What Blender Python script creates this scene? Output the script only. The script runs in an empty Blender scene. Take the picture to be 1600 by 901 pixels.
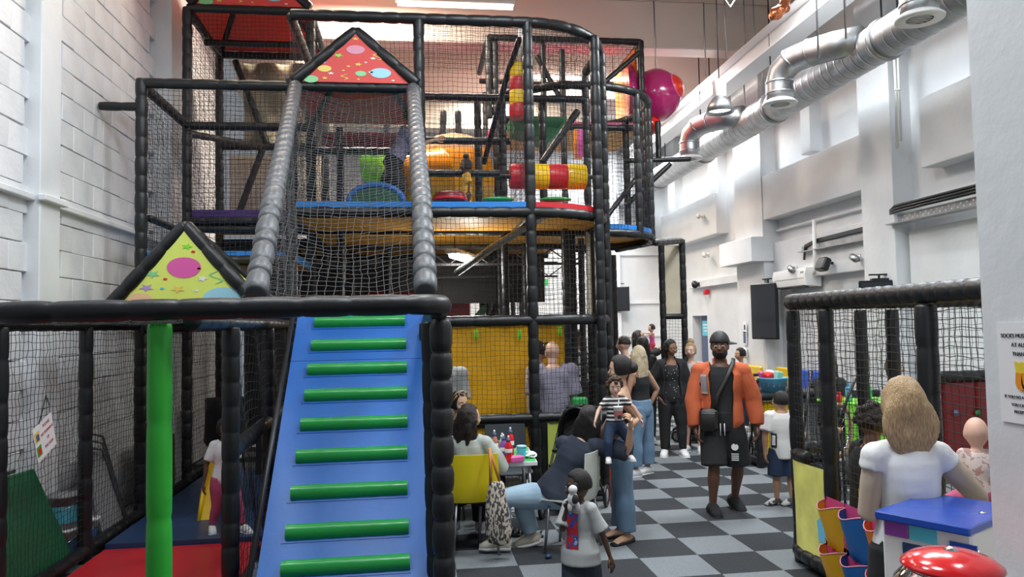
import bpy, math, random
import numpy as np
from mathutils import Vector, Matrix, Euler, noise
random.seed(7)
PI = math.pi
S = bpy.context.scene
COL = S.collection

# ---------------------------------------------------------------- camera
def basis(yaw, pitch, roll):
    cy, sy = math.cos(yaw), math.sin(yaw)
    f = Vector((-sy*math.cos(pitch), cy*math.cos(pitch), math.sin(pitch)))
    r = Vector((cy, sy, 0)); u = r.cross(f)
    return r*math.cos(roll)+u*math.sin(roll), -r*math.sin(roll)+u*math.cos(roll), f
CR, CU, CF = basis(-.1304, .0491, -.0195)
CAM = Vector((0, 0, 1.9235)); FPX = 1183.8
cam = bpy.data.cameras.new('camera'); cam.lens = 36*FPX/1600; cam.sensor_width = 36; cam.clip_start = .05
camo = bpy.data.objects.new('camera', cam); COL.objects.link(camo)
camo.matrix_world = Matrix(((CR.x, CU.x, -CF.x, CAM.x), (CR.y, CU.y, -CF.y, CAM.y), (CR.z, CU.z, -CF.z, CAM.z), (0, 0, 0, 1)))
S.camera = camo

# ---------------------------------------------------------------- light
W = bpy.data.worlds.new('world'); S.world = W; W.use_nodes = True
W.node_tree.nodes['Background'].inputs[0].default_value = (.86, .92, 1, 1)
W.node_tree.nodes['Background'].inputs[1].default_value = .33
S.view_settings.view_transform = "Standard"; S.view_settings.look = "None"
S.view_settings.exposure = -.42; S.view_settings.gamma = 1; S.view_settings.use_curve_mapping = False
def area(loc, size, power, col, rot=(0, 0, 0), sy=None):
    l = bpy.data.lights.new('ceiling_lamp', 'AREA'); l.energy = power; l.color = col; l.size = size
    if sy: l.shape = 'RECTANGLE'; l.size_y = sy
    o = bpy.data.objects.new('ceiling_lamp', l); o.location = loc; o.rotation_euler = rot; COL.objects.link(o)
    return o
COOL = (.9, .96, 1); WARM = (1, .85, .68)
for x, y, e in ((3.6, 3.4, 150), (4.6, 8.5, 300), (4.7, 13.5, 330), (4.6, 17.2, 200), (.2, 3.2, 190), (-1.7, 4.4, 130), (1.2, 5.9, 190)):
    area((x, y, 6.3), .9, e, COOL)
for x, y, e in ((-1.9, 8.9, 130), (-.6, 11.0, 400), (2.6, 12.4, 380), (-1.6, 14.5, 220), (1.8, 16.4, 240)):
    area((x, y, 7.05), 1.0, e, WARM, sy=.4)

# ---------------------------------------------------------------- helpers
def at(px, py, X=None, Y=None, Z=None):
    d = CF + CR*(px-800)/FPX - CU*(py-450.5)/FPX
    t = X/d.x if X is not None else Y/d.y if Y is not None else (Z-CAM.z)/d.z
    return CAM + d*t
M = {}
def mat(name, col, rough=.6, metal=0, bump=0, scale=40, var=0, emit=0, alpha=None, trans=0, coat=0, stretch=None, vscale=None):
    m = bpy.data.materials.new(name); m.use_nodes = True; M[name] = m
    nt = m.node_tree; b = nt.nodes['Principled BSDF']
    c = tuple(col)+(1,) if len(col) == 3 else col
    b.inputs['Base Color'].default_value = c
    b.inputs['Roughness'].default_value = rough; b.inputs['Metallic'].default_value = metal
    if coat: b.inputs['Coat Weight'].default_value = coat; b.inputs['Coat Roughness'].default_value = .15
    if trans: b.inputs['Transmission Weight'].default_value = trans
    if emit: b.inputs['Emission Color'].default_value = c; b.inputs['Emission Strength'].default_value = emit
    if bump or var:
        tc = nt.nodes.new('ShaderNodeTexCoord'); mp = nt.nodes.new('ShaderNodeMapping'); n = nt.nodes.new('ShaderNodeTexNoise')
        nt.links.new(tc.outputs['Object'], mp.inputs[0]); nt.links.new(mp.outputs[0], n.inputs[0])
        if stretch: mp.inputs['Scale'].default_value = stretch
        n.inputs['Scale'].default_value = scale; n.inputs['Detail'].default_value = 4
        if bump:
            bp = nt.nodes.new('ShaderNodeBump'); bp.inputs['Strength'].default_value = bump; bp.inputs['Distance'].default_value = .01
            nt.links.new(n.outputs[0], bp.inputs['Height']); nt.links.new(bp.outputs[0], b.inputs['Normal'])
        if var:
            n2 = n
            if vscale:
                n2 = nt.nodes.new('ShaderNodeTexNoise'); n2.inputs['Scale'].default_value = vscale; n2.inputs['Detail'].default_value = 5
                nt.links.new(mp.outputs[0], n2.inputs[0])
            mx = nt.nodes.new('ShaderNodeMix'); mx.data_type = 'RGBA'
            mr = nt.nodes.new('ShaderNodeMapRange'); mr.inputs[1].default_value = .35; mr.inputs[2].default_value = .68
            nt.links.new(n2.outputs[0], mr.inputs[0]); nt.links.new(mr.outputs[0], mx.inputs[0])
            mx.inputs[6].default_value = tuple(max(0, v*(1-var)) for v in c[:3])+(1,)
            mx.inputs[7].default_value = tuple(min(1, v*(1+var*.6)) for v in c[:3])+(1,)
            nt.links.new(mx.outputs[2], b.inputs['Base Color'])
    return m
def pattern(name, kind, c1, c2, scale, rough=.8, thr=.5, rot=(0, 0, 0), sc=(1, 1, 1)):
    m = mat(name, c1, rough); nt = m.node_tree; b = nt.nodes['Principled BSDF']
    tc = nt.nodes.new('ShaderNodeTexCoord'); mp = nt.nodes.new('ShaderNodeMapping')
    mp.inputs['Rotation'].default_value = rot; mp.inputs['Scale'].default_value = sc
    nt.links.new(tc.outputs['Object'], mp.inputs[0])
    if kind == 'wave':
        t = nt.nodes.new('ShaderNodeTexWave'); t.bands_direction = 'Z'; t.inputs['Scale'].default_value = scale; o = t.outputs[1]
    elif kind == 'voronoi':
        t = nt.nodes.new('ShaderNodeTexVoronoi'); t.inputs['Scale'].default_value = scale; o = t.outputs[0]
    elif kind == 'noise':
        t = nt.nodes.new('ShaderNodeTexNoise'); t.inputs['Scale'].default_value = scale; t.inputs['Detail'].default_value = 3; o = t.outputs[0]
    elif kind == 'check':
        t = nt.nodes.new('ShaderNodeTexBrick'); t.inputs['Scale'].default_value = scale; t.offset = 0
        t.inputs['Mortar Size'].default_value = .09; t.inputs['Brick Width'].default_value = .5; t.inputs['Row Height'].default_value = .5
        mp.inputs['Rotation'].default_value = (PI/2, 0, 0); o = t.outputs[1]
    nt.links.new(mp.outputs[0], t.inputs[0])
    r = nt.nodes.new('ShaderNodeValToRGB'); r.color_ramp.interpolation = 'CONSTANT' if kind != 'check' else 'LINEAR'
    r.color_ramp.elements[0].color = tuple(c1)+(1,); r.color_ramp.elements[1].color = tuple(c2)+(1,)
    r.color_ramp.elements[1].position = thr
    nt.links.new(o, r.inputs[0]); nt.links.new(r.outputs[0], b.inputs['Base Color'])
    return m

class MB:
    def __init__(s): s.v = []; s.f = []; s.m = []
    def add(s, vs, fs, mi=0):
        o = len(s.v); s.v += [tuple(v) for v in vs]; s.f += [tuple(i+o for i in f) for f in fs]; s.m += [mi]*len(fs); return s
    def box(s, c, d, R=None, mi=0, bev=0):
        x, y, z = d[0]/2, d[1]/2, d[2]/2
        c = Vector(c)
        if bev <= 0:
            P = [Vector((a*x, b*y, e*z)) for e in (-1, 1) for a, b in ((-1, -1), (1, -1), (1, 1), (-1, 1))]
            F = [(0, 3, 2, 1), (4, 5, 6, 7), (0, 1, 5, 4), (1, 2, 6, 5), (2, 3, 7, 6), (3, 0, 4, 7)]
        else:
            b_ = min(bev, x, y, z); P = []; 
            def ring(zz, ins):
                X, Yy = x-ins, y-ins
                return [Vector(p) for p in ((-X+b_, -Yy, zz), (X-b_, -Yy, zz), (X, -Yy+b_, zz), (X, Yy-b_, zz), (X-b_, Yy, zz), (-X+b_, Yy, zz), (-X, Yy-b_, zz), (-X, -Yy+b_, zz))]
            P = ring(-z, b_*.7)+ring(-z+b_, 0)+ring(z-b_, 0)+ring(z, b_*.7)
            F = [tuple(range(7, -1, -1)), tuple(range(24, 32))]
            for k in range(3):
                for i in range(8):
                    j = (i+1) % 8; F.append((k*8+i, k*8+j, k*8+8+j, k*8+8+i))
        if R is not None: P = [R @ p for p in P]
        return s.add([p+c for p in P], F, mi)
    def tube(s, pts, rad, n=8, mi=0, cap=True, flat=1, side=None, closed=False):
        pts = [Vector(p) for p in pts]; k = len(pts)
        if not hasattr(rad, '__len__'): rad = [rad]*k
        vs = []; prev = None
        for i, p in enumerate(pts):
            if closed: t = pts[(i+1) % k]-pts[i-1]
            else: t = pts[min(i+1, k-1)]-pts[max(i-1, 0)]
            if t.length < 1e-9: t = Vector((0, 0, 1))
            t.normalize()
            if prev is None:
                a = side if side is not None else (Vector((0, 0, 1)) if abs(t.z) < .9 else Vector((1, 0, 0)))
                prev = (a-t*a.dot(t)).normalized()
            else:
                q = prev-t*prev.dot(t)
                prev = q.normalized() if q.length > 1e-6 else prev
            w = t.cross(prev)
            r = rad[i]
            ra, rb = (r, r*flat) if not hasattr(r, '__len__') else r
            vs += [p+prev*(math.cos(2*PI*j/n)*ra)+w*(math.sin(2*PI*j/n)*rb) for j in range(n)]
        fs = []
        for i in range(k if closed else k-1):
            for j in range(n):
                a, b = i*n+j, i*n+(j+1) % n
                c, d = ((i+1) % k)*n+(j+1) % n, ((i+1) % k)*n+j
                fs.append((a, b, c, d))
        if cap and not closed: fs += [tuple(range(n-1, -1, -1)), tuple((k-1)*n+j for j in range(n))]
        return s.add(vs, fs, mi)
    def foam(s, pts, r=.055, seg=.24, mi=0, n=12, pinch=.9, plump=1.03, rnd=None):
        """padded foam sleeve: bulging lengths tied off at the seams"""
        P = [Vector(p) for p in pts]; L = [0]
        for a, b in zip(P, P[1:]): L.append(L[-1]+(b-a).length)
        T = L[-1]
        def pos(d):
            d = min(max(d, 0), T)
            for i in range(len(P)-1):
                if d <= L[i+1]+1e-9: return P[i].lerp(P[i+1], (d-L[i])/max(L[i+1]-L[i], 1e-9))
            return P[-1]
        ns = max(1, round(T/seg)); q = T/ns; D = []; Rr = []
        rr = random.Random(int(T*1000)+len(P))
        cuts = [0]+[(i+rr.uniform(-.16, .16))*q for i in range(1, ns)]+[T]
        for a, b in zip(cuts, cuts[1:]):
            g = plump*rr.uniform(.97, 1.03)
            for t, k in ((0, pinch), (.06, .97), (.3, g), (.7, g*rr.uniform(.98, 1.02)), (.94, .97)):
                D.append(a+(b-a)*t); Rr.append(r*k)
        D.append(T); Rr.append(r*pinch)
        return s.tube([pos(d) for d in D], Rr, n, mi)
    def ball(s, c, r, n=12, m=8, mi=0, R=None, fn=None):
        if not hasattr(r, '__len__'): r = (r, r, r)
        vs = []; fs = []
        for i in range(m+1):
            th = PI*i/m
            for j in range(n):
                ph = 2*PI*j/n
                vs.append(Vector((math.sin(th)*math.cos(ph), math.sin(th)*math.sin(ph), math.cos(th))))
        if fn: vs = [fn(v) for v in vs]
        vs = [Vector((v.x*r[0], v.y*r[1], v.z*r[2])) for v in vs]
        if R is not None: vs = [R @ v for v in vs]
        c = Vector(c)
        # collapse poles
        V = [vs[0]]+vs[n:m*n]+[vs[-1]]
        for j in range(n): fs.append((0, 1+j, 1+(j+1) % n))
        for i in range(m-2):
            for j in range(n):
                a = 1+i*n+j; b = 1+i*n+(j+1) % n; fs.append((a, a+n, b+n, b))
        e = len(V)-1
        for j in range(n): fs.append((e, 1+(m-2)*n+(j+1) % n, 1+(m-2)*n+j))
        return s.add([v+c for v in V], fs, mi)
    def lathe(s, prof, c=(0, 0, 0), n=24, mi=0, R=None, cap=True, mfn=None):
        c = Vector(c); vs = []; fs = []; ms = []
        for r, z in prof:
            for j in range(n):
                v = Vector((r*math.cos(2*PI*j/n), r*math.sin(2*PI*j/n), z))
                vs.append((R @ v if R is not None else v)+c)
        for i in range(len(prof)-1):
            for j in range(n):
                fs.append((i*n+j, i*n+(j+1) % n, (i+1)*n+(j+1) % n, (i+1)*n+j)); ms.append(mi if mfn is None else mfn(i, j))
        if cap:
            fs += [tuple(range(n-1, -1, -1)), tuple((len(prof)-1)*n+j for j in range(n))]; ms += [mi, mi]
        o = len(s.v); s.v += [tuple(v) for v in vs]; s.f += [tuple(i+o for i in f) for f in fs]; s.m += ms
        return s
    def prism(s, poly, off, mi=0):
        """planar polygon (3-D points) swept by the vector off"""
        P = [Vector(p) for p in poly]; o = Vector(off); k = len(P)
        return s.add(P+[p+o for p in P], [tuple(range(k-1, -1, -1)), tuple(range(k, 2*k))]+[(i, (i+1) % k, k+(i+1) % k, k+i) for i in range(k)], mi)
    def build(s, name, mats, parent=None, smooth=True, kind=None, label=None, ang=None):
        me = bpy.data.meshes.new(name); me.from_pydata(s.v, [], s.f); 
        for m in (mats if isinstance(mats, (list, tuple)) else [mats]): me.materials.append(M[m] if isinstance(m, str) else m)
        me.polygons.foreach_set('material_index', s.m)
        if smooth: me.shade_smooth() if ang is None else me.set_sharp_from_angle(angle=ang)
        if smooth and ang is not None: me.polygons.foreach_set('use_smooth', [True]*len(me.polygons))
        me.update()
        o = bpy.data.objects.new(name, me); COL.objects.link(o)
        if parent is not None: o.parent = parent
        if kind: o['kind'] = kind
        if label: o['label'] = label
        return o
def tag(o, label=None, cat=None, group=None, kind=None):
    if label: o['label'] = label
    if cat: o['category'] = cat
    if group: o['group'] = group
    if kind: o['kind'] = kind
    return o
def thing(name, label, cat, loc=(0, 0, 0), rz=0, group=None):
    o = bpy.data.objects.new(name, None); COL.objects.link(o); o.location = loc; o.rotation_euler = (0, 0, rz); o.empty_display_size = .1
    return tag(o, label, cat, group)
def part(name, mb, mats, parent, smooth=True, ang=None, label=None, kind=None): return mb.build(name, mats, parent, smooth, kind, label, ang)
def struct(name, mb, mats, smooth=False, parent=None):
    o = mb.build(name, mats, parent, smooth); o['kind'] = 'structure'; return o
def copy_tree(o, parent=None, label=None, loc=None, rz=None):
    c = o.copy(); COL.objects.link(c); c.parent = parent
    if label: c['label'] = label
    if loc is not None: c.location = loc
    if rz is not None: c.rotation_euler = (0, 0, rz)
    for ch in list(o.children): copy_tree(ch, c)
    return c
def arc(c, r, a0, a1, z, n=10): return [(c[0]+r*math.cos(a0+(a1-a0)*i/n), c[1]+r*math.sin(a0+(a1-a0)*i/n), z) for i in range(n+1)]
def net(name, P, nu, nv, parent, r=.0024, jit=.006, material='net_cord', wave=.008):
    """knotted net: P(u,v) -> point; strands are real three-sided cords that meet at jittered knots"""
    rng = np.random.default_rng(nu*131+nv)
    G = np.array([[P(i/nu, j/nv) for j in range(nv+1)] for i in range(nu+1)], float)
    J = rng.normal(0, jit*.5, G.shape); J += wave*np.sin(np.arange(nu+1)[:, None, None]*.55+np.arange(nv+1)[None, :, None]*.31+np.array([0, 1.3, 2.1]))*.6
    G = G+J
    du = np.gradient(G, axis=0); dv = np.gradient(G, axis=1)
    N = np.cross(du, dv); N /= np.linalg.norm(N, axis=2, keepdims=True)+1e-9
    V = []; F = []; off = 0
    for A, d in ((G, du), (G.transpose(1, 0, 2), dv.transpose(1, 0, 2))):
        NN = N if A is G else N.transpose(1, 0, 2)
        w = np.cross(d, NN); w /= np.linalg.norm(w, axis=2, keepdims=True)+1e-9
        ring = np.stack([A+r*(NN*math.cos(a)+w*math.sin(a)) for a in (0, 2*PI/3, 4*PI/3)], axis=2)
        a, b = A.shape[:2]; idx = off+np.arange(a*b*3).reshape(a, b, 3)
        for k in range(3):
            k2 = (k+1) % 3
            F.append(np.stack([idx[:-1, :, k], idx[:-1, :, k2], idx[1:, :, k2], idx[1:, :, k]], -1).reshape(-1, 4))
        V.append(ring.reshape(-1, 3)); off += a*b*3
    V = np.concatenate(V); F = np.concatenate(F)
    me = bpy.data.meshes.new(name); me.vertices.add(len(V)); me.vertices.foreach_set('co', V.ravel())
    me.loops.add(F.size); me.loops.foreach_set('vertex_index', F.ravel().astype(np.int32))
    me.polygons.add(len(F)); me.polygons.foreach_set('loop_start', np.arange(0, F.size, 4, dtype=np.int32))
    me.update(calc_edges=True); me.materials.append(M[material])
    o = bpy.data.objects.new(name, me); COL.objects.link(o); o.parent = parent
    return o
def quad(a, b, c, d):
    a, b, c, d = map(np.array, (a, b, c, d))
    return lambda u, v: (a*(1-u)+b*u)*(1-v)+(d*(1-u)+c*u)*v
def qnet(name, a, b, c, d, parent, cell=.052, **k):
    """a-b along u, a-d along v"""
    a, b, c, d = [Vector(p) for p in (a, b, c, d)]
    nu = max(2, round(max((b-a).length, (c-d).length)/cell)); nv = max(2, round(max((d-a).length, (c-b).length)/cell))
    return net(name, quad(a, b, c, d), nu, nv, parent, **k)
def bool_remesh(mb, mats, name, parent, vox, smooth_it=2, fac=.5, label=None, disp=None, disps=10):
    """closes overlapping shapes into one continuous surface"""
    me = bpy.data.meshes.new('tmp'); me.from_pydata(mb.v, [], mb.f); me.update()
    o = bpy.data.objects.new('tmp', me); COL.objects.link(o)
    md = o.modifiers.new('r', 'REMESH'); md.mode = 'VOXEL'; md.voxel_size = vox
    if smooth_it: sm = o.modifiers.new('s', 'SMOOTH'); sm.factor = fac; sm.iterations = smooth_it
    dg = bpy.context.evaluated_depsgraph_get(); dg.update()
    r = bpy.data.meshes.new_from_object(o.evaluated_get(dg)); r.name = name
    bpy.data.objects.remove(o); bpy.data.meshes.remove(me)
    if disp:
        co = np.empty(len(r.vertices)*3); r.vertices.foreach_get('co', co); co = co.reshape(-1, 3)
        nn = np.empty(len(r.vertices)*3); r.vertices.foreach_get('normal', nn); nn = nn.reshape(-1, 3)
        h = np.array([noise.noise(Vector((x*disps, y*disps, z*disps*.6))) for x, y, z in co])
        co = co+nn*(h*disp)[:, None]; r.vertices.foreach_set('co', co.ravel()); r.update()
    r.materials.clear()
    for m in (mats if isinstance(mats, (list, tuple)) else [mats]): r.materials.append(M[m] if isinstance(m, str) else m)
    r.polygons.foreach_set('material_index', [0]*len(r.polygons)); r.shade_smooth()
    ob = bpy.data.objects.new(name, r); COL.objects.link(ob); ob.parent = parent
    if label: ob['label'] = label
    return ob
def text(body, size, loc, rot, material, parent, name='lettering', align='LEFT', extr=.0006):
    c = bpy.data.curves.new(name, 'FONT'); c.body = body; c.size = size; c.align_x = align; c.extrude = extr; c.materials.append(M[material])
    o = bpy.data.objects.new(name, c); COL.objects.link(o); 
    dg = bpy.context.evaluated_depsgraph_get(); me = bpy.data.meshes.new_from_object(o.evaluated_get(dg)); bpy.data.objects.remove(o); bpy.data.curves.remove(c)
    o = bpy.data.objects.new(name, me); COL.objects.link(o); o.location = loc; o.rotation_euler = rot; o.parent = parent
    return o

# ---------------------------------------------------------------- materials
mat('wall_paint', (.74, .76, .78), .55, bump=.25, scale=14, var=.05, vscale=2.2)
mat('block_paint', (.74, .75, .77), .5, bump=.6, scale=22, var=.07, vscale=2.5)
mat('mortar', (.60, .61, .63), .8, bump=.3, scale=30)
mat('ceiling_paint', (.72, .66, .60), .7)
mat('beam_white', (.80, .79, .78), .5)
mat('carpet_dark', (.045, .05, .058), .95, bump=.9, scale=260, var=.45)
mat('carpet_light', (.27, .295, .315), .95, bump=.9, scale=260, var=.35)
mat('foam_black', (.008, .009, .011), .42, bump=.22, scale=26)
mat('foam_lit_dusty', (.085, .09, .098), .45, bump=.3, scale=26)  # black foam lightened for dust and the light it catches from above
mat('net_cord', (.02, .02, .022), .7)
mat('canvas_yellow', (.95, .50, .004), .5, bump=.35, scale=9)
mat('canvas_red', (.70, .07, .06), .5, bump=.2, scale=8)
mat('canvas_lime', (.72, .82, .16), .5, bump=.2, scale=8)
mat('canvas_sand', (.50, .44, .33), .7, bump=.3, scale=10, var=.12, vscale=3)
mat('deck_under', (.78, .36, .03), .55, bump=.3, scale=9, var=.15, vscale=4)
mat('vinyl_blue', (.01, .125, .47), .42, bump=.12, scale=30)
mat('mat_blue', (.02, .2, .6), .4, bump=.1, scale=30)
mat('vinyl_navy', (.02, .05, .13), .4)
mat('vinyl_purple', (.08, .03, .2), .4)
mat('vinyl_red', (.55, .02, .03), .35, bump=.1, scale=20)
mat('vinyl_maroon', (.2, .012, .02), .4)
mat('vinyl_yellow', (.85, .55, .01), .35, bump=.1, scale=20)
mat('vinyl_orange', (.85, .25, .01), .35, bump=.1, scale=20)
mat('vinyl_pink', (.55, .03, .15), .4)
mat('vinyl_green', (.012, .32, .06), .3, bump=.25, scale=14, coat=.3)
mat('post_green', (.03, .42, .035), .4, bump=.25, scale=14)
mat('dark_green', (.01, .13, .05), .5)
mat('plastic_yellow', (.82, .62, .012), .35)
mat('slide_orange', (.85, .30, .008), .22, coat=.4)
mat('slide_red', (.72, .03, .01), .25, coat=.4)
mat('slide_pink', (.42, .012, .13), .2, coat=.5)
mat('steel', (.62, .63, .64), .28, metal=1, bump=.1, scale=12, var=.12)
mat('galvanised', (.50, .51, .52), .42, metal=1, bump=.2, scale=9, var=.2, vscale=6)
mat('chrome', (.75, .75, .77), .15, metal=1)
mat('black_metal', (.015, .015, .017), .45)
mat('black_plastic', (.012, .012, .014), .3)
mat('screen', (.03, .033, .04), .12, coat=.5)
mat('white_plastic', (.80, .80, .79), .35)
mat('cream_plastic', (.70, .71, .66), .4)
mat('paper', (.86, .86, .87), .7)
mat('ink', (.02, .02, .025), .7)
mat('ink_red', (.45, .03, .05), .7)
mat('ink_blue', (.03, .08, .35), .6)
mat('lamp_glow', (1, .98, .95), .5, emit=9)
mat('strip_glow', (1, .93, .82), .5, emit=11)
mat('glass', (1, 1, 1), .03, trans=1)
for n, c in (('red', (.75, .02, .02)), ('blue', (.02, .09, .55)), ('sky', (.15, .5, .75)), ('yellow', (.85, .65, .05)), ('pink', (.75, .12, .38)), ('green', (.05, .5, .12)),
             ('lime', (.25, .75, .05)), ('orange', (.85, .3, .02)), ('purple', (.3, .06, .4)), ('white', (.82, .82, .82)), ('grey', (.3, .3, .31)), ('lilac', (.45, .3, .6)),
             ('brown', (.18, .08, .03)), ('tan', (.5, .33, .18)), ('teal', (.02, .4, .4)), ('mint', (.35, .65, .5)), ('cyan', (.1, .55, .7))):
    mat(n, c, .4)
# ================================================================ THE ROOM
XL, XR, YB, ZC = -3.2, 6.5, 19.0, 7.3
b = MB(); b.box(((XL+XR)/2, 9, -.06), (XR-XL+.8, 21.2, .1)); floor = struct('floor', b, 'carpet_dark')
# carpet tiles, half a metre square: the nearer ones are single pieces
tm = {}
for nm in ('carpet_dark', 'carpet_light'):
    b = MB(); b.box((0, 0, 0), (.498, .498, .012), bev=.003); me = bpy.data.meshes.new('carpet_tile')
    me.from_pydata(b.v, [], b.f); me.materials.append(M[nm]); tm[nm] = me
OX, OY = 2.8126, 6.6363
far = {'carpet_dark': MB(), 'carpet_light': MB()}; nt_ = 0
for j in range(-6, 25):
    for i in range(-12, 8):
        x, y = OX+.5*i+.25, OY+.5*j+.25
        if not (XL+.1 < x < XR-.2 and y < YB-.1): continue
        nm = 'carpet_dark' if (i+j) % 2 else 'carpet_light'
        if .2 < x < 5.6 and 4.8 < y < 12.5 and x/y < .68 and nt_ < 298:
            o = bpy.data.objects.new('carpet_tile', tm[nm]); o.location = (x, y, -.006); COL.objects.link(o); o.parent = floor; nt_ += 1
        else: far[nm].box((x, y, -.006), (.498, .498, .012))
for nm in far: far[nm].build('carpet_tile', nm, floor, False, kind='stuff')

# left wall: painted block courses with recessed joints
b = MB(); b.box((XL-.16, 8.6, 3.6), (.2, 9.6, 7.4)); wl = struct('wall_left', b, 'mortar')
bm_ = {}
rr = random.Random(3)
def blockmesh(k):
    b = MB(); b.box((0, 0, 0), (.06, .457, .237), bev=.006)
    q = random.Random(k); b.v = [(x+(q.uniform(-.004, .004) if x > 0 else 0), y, z) for x, y, z in b.v]
    me = bpy.data.meshes.new('wall_block'); me.from_pydata(b.v, [], b.f); me.materials.append(M['block_paint']); return me
bms = [blockmesh(k) for k in range(5)]
nb = 0; rest = MB()
for row in range(29):
    for c in range(21):
        y = 4.4+.464*c+(.232 if row % 2 else 0); z = .13+.244*row
        if 6.75 < y < 7.2 or 9.9 < y < 10.6 or y > 13.2: continue
        if 5.9 < y < 10 and .3 < z < 6.6 and nb < 296:
            o = bpy.data.objects.new('wall_block', rr.choice(bms)); o.location = (XL-.03+rr.uniform(-.003, .004), y, z); COL.objects.link(o); o.parent = wl; nb += 1
        else: rest.box((XL-.03, y, z), (.06, .452, .232))
rest.build('wall_block', 'block_paint', wl, False, kind='stuff')
b = MB(); b.box((XL+.0, 6.975, 3.6), (.2, .37, 7.4), bev=.008); b.box((XL+.05, 10.3, 3.6), (.3, .7, 7.4), bev=.01); struct('trim_1', b, 'wall_paint')
b = MB()
for y0, y1, x in ((4.4, 6.79, XL+.03), (6.76, 7.19, XL+.125), (7.16, 9.95, XL+.03)): b.box((x, (y0+y1)/2, 3.08), (.07, y1-y0, .055), bev=.008)
struct('trim_2', b, 'wall_paint')
# far wall
b = MB(); b.box(((XL+XR)/2, YB+.1, 3.65), (XR-XL+.6, .2, 7.5)); wb = struct('wall_back', b, 'wall_paint')
b = MB()
for z in (2.45, 3.7, 1.6): b.box((5.4, YB-.02, z), (2.2, .05, .05))
for x in (XL+.3, -.5, 2.4, 5.0): b.box((x, YB-.1, 3.65), (.5, .3, 7.3))
b.box((1.5, YB-.05, 4.3), (9.4, .1, .3)); struct('trim_3', b, 'wall_paint')
# right wall with a doorway in it
b = MB()
b.box((XR+.1, 6.9, 3.65), (.2, 18.76-.0, 7.5))if False else None
b.box((XR+.1, 7.6, 3.65), (.2, 17.2, 7.5)); b.box((XR+.1, 18.1, 3.65), (.2, 2.0, 7.5)); b.box((XR+.1, 16.65, 4.72), (.2, .9, 5.3)); b.box((XR+.5, 16.65, 1.0), (.05, 1.2, 2.1))
wr = struct('wall_right', b, 'wall_paint')
b = MB(); b.box((XR+.12, 16.5, 1.03), (.05, .62, 2.06), bev=.01); door = struct('door_1', b, 'ink_blue')
M['ink_blue'].node_tree.nodes['Principled BSDF'].inputs['Base Color'].default_value = (.09, .12, .22, 1)
b = MB(); b.box((XR+.09, 16.52, 1.78), (.01, .4, .34)); part('door_notice', b, 'cyan', door, False)
b = MB(); [b.box((XR+.083, 16.52, 1.86-.07*k), (.004, .28-.05*k, .025)) for k in range(3)]; part('door_lettering', b, 'white', door, False)
b = MB(); b.tube([(XR+.09, 16.28, 1.0), (XR+.04, 16.28, 1.0), (XR+.04, 16.4, 1.0)], .012); part('door_handle', b, 'chrome', door)
# pilasters, the boxed panels and the ledges of the right wall
def wbox(name, x, y0, y1, z0, z1, bev=.008):
    b = MB(); b.box(((x+XR)/2+.03, (y0+y1)/2, (z0+z1)/2), (XR-x+.06, y1-y0, z1-z0), bev=bev); return struct(name, b, 'wall_paint')
wbox('trim_4', 6.2, 9.05, 9.75, 0, 7.3); wbox('trim_5', 6.2, 12.75, 13.9, 0, 7.3); wbox('trim_6', 6.3, 11.2, 11.5, 4.6, 7.3); wbox('trim_7', 6.3, 14.9, 15.4, 4.6, 7.3); wbox('trim_8', 6.3, 17.5, 18.0, 4.6, 7.3)
wbox('trim_9', 6.22, 9.75, 12.75, 3.72, 4.5); wbox('trim_10', 6.22, 5.5, 8.5, 3.76, 4.62); wbox('trim_11', 6.24, 14.9, 18.4, 3.75, 4.6)
wbox('trim_12', 5.95, 12.7, 14.1, 2.98, 3.42); wbox('trim_13', 6.36, 9.75, 12.7, 2.62, 3.3); wbox('trim_14', 6.36, 5.4, 9.0, 0, 3.05)
wbox('trim_15', 6.4, 14.1, 17.0, 2.7, 2.86); wbox('trim_16', 6.42, 5.4, 9.0, 3.42, 3.46); wbox('trim_17', 6.42, 9.8, 12.7, 3.5, 3.54); wbox('baseboard_right', 6.4, 4, 19, 0, .1)
# the white pillar beside the camera
b = MB(); b.box((2.33, 1.65, 3.6), (1.12, 1.06, 7.4), bev=.012); pil = struct('trim_18', b, 'wall_paint')
# ceiling, deep cross beams, long beam
b = MB(); b.box(((XL+XR)/2, 9, ZC+.1), (XR-XL+.8, 21, .2)); struct('ceiling', b, 'ceiling_paint')
for k, (y, z, w) in enumerate(((9.0, 6.75, .3), (12.2, 6.5, .4), (14.6, 6.35, .5), (17.2, 6.4, .4))):
    b = MB(); b.box(((XL+XR)/2, y, (z+ZC)/2), (XR-XL, w, ZC-z), bev=.02); o = struct('trim_%d' % (19+k), b, 'ceiling_paint')
def ibeam(name, a, c, w, h, label, t=.02):
    a, c = Vector(a), Vector(c); d = c-a; L = d.length; R = d.to_track_quat('Y', 'Z').to_matrix()
    th = thing(name, label, 'beam', a); g = (c-a)/2
    for nm, z, s in (('lower_flange', 0, (w, L, t)), ('upper_flange', h, (w, L, t)), ('web', h/2, (t, L, h))):
        b = MB(); b.box(g+R @ Vector((0, 0, z)), s, R); part(nm, b, 'beam_white', th, False)
    return th
ibeam('ceiling_beam', (5.28, 4.5, 5.9), (5.5, 18.9, 5.9), .34, .34, 'long white steel beam running down the hall above the duct')
ibeam('ceiling_beam', (3.5, 15.2, 6.22), (6.4, 15.2, 6.22), .3, .34, 'short white cross beam meeting the long beam by the far lamp')

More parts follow.
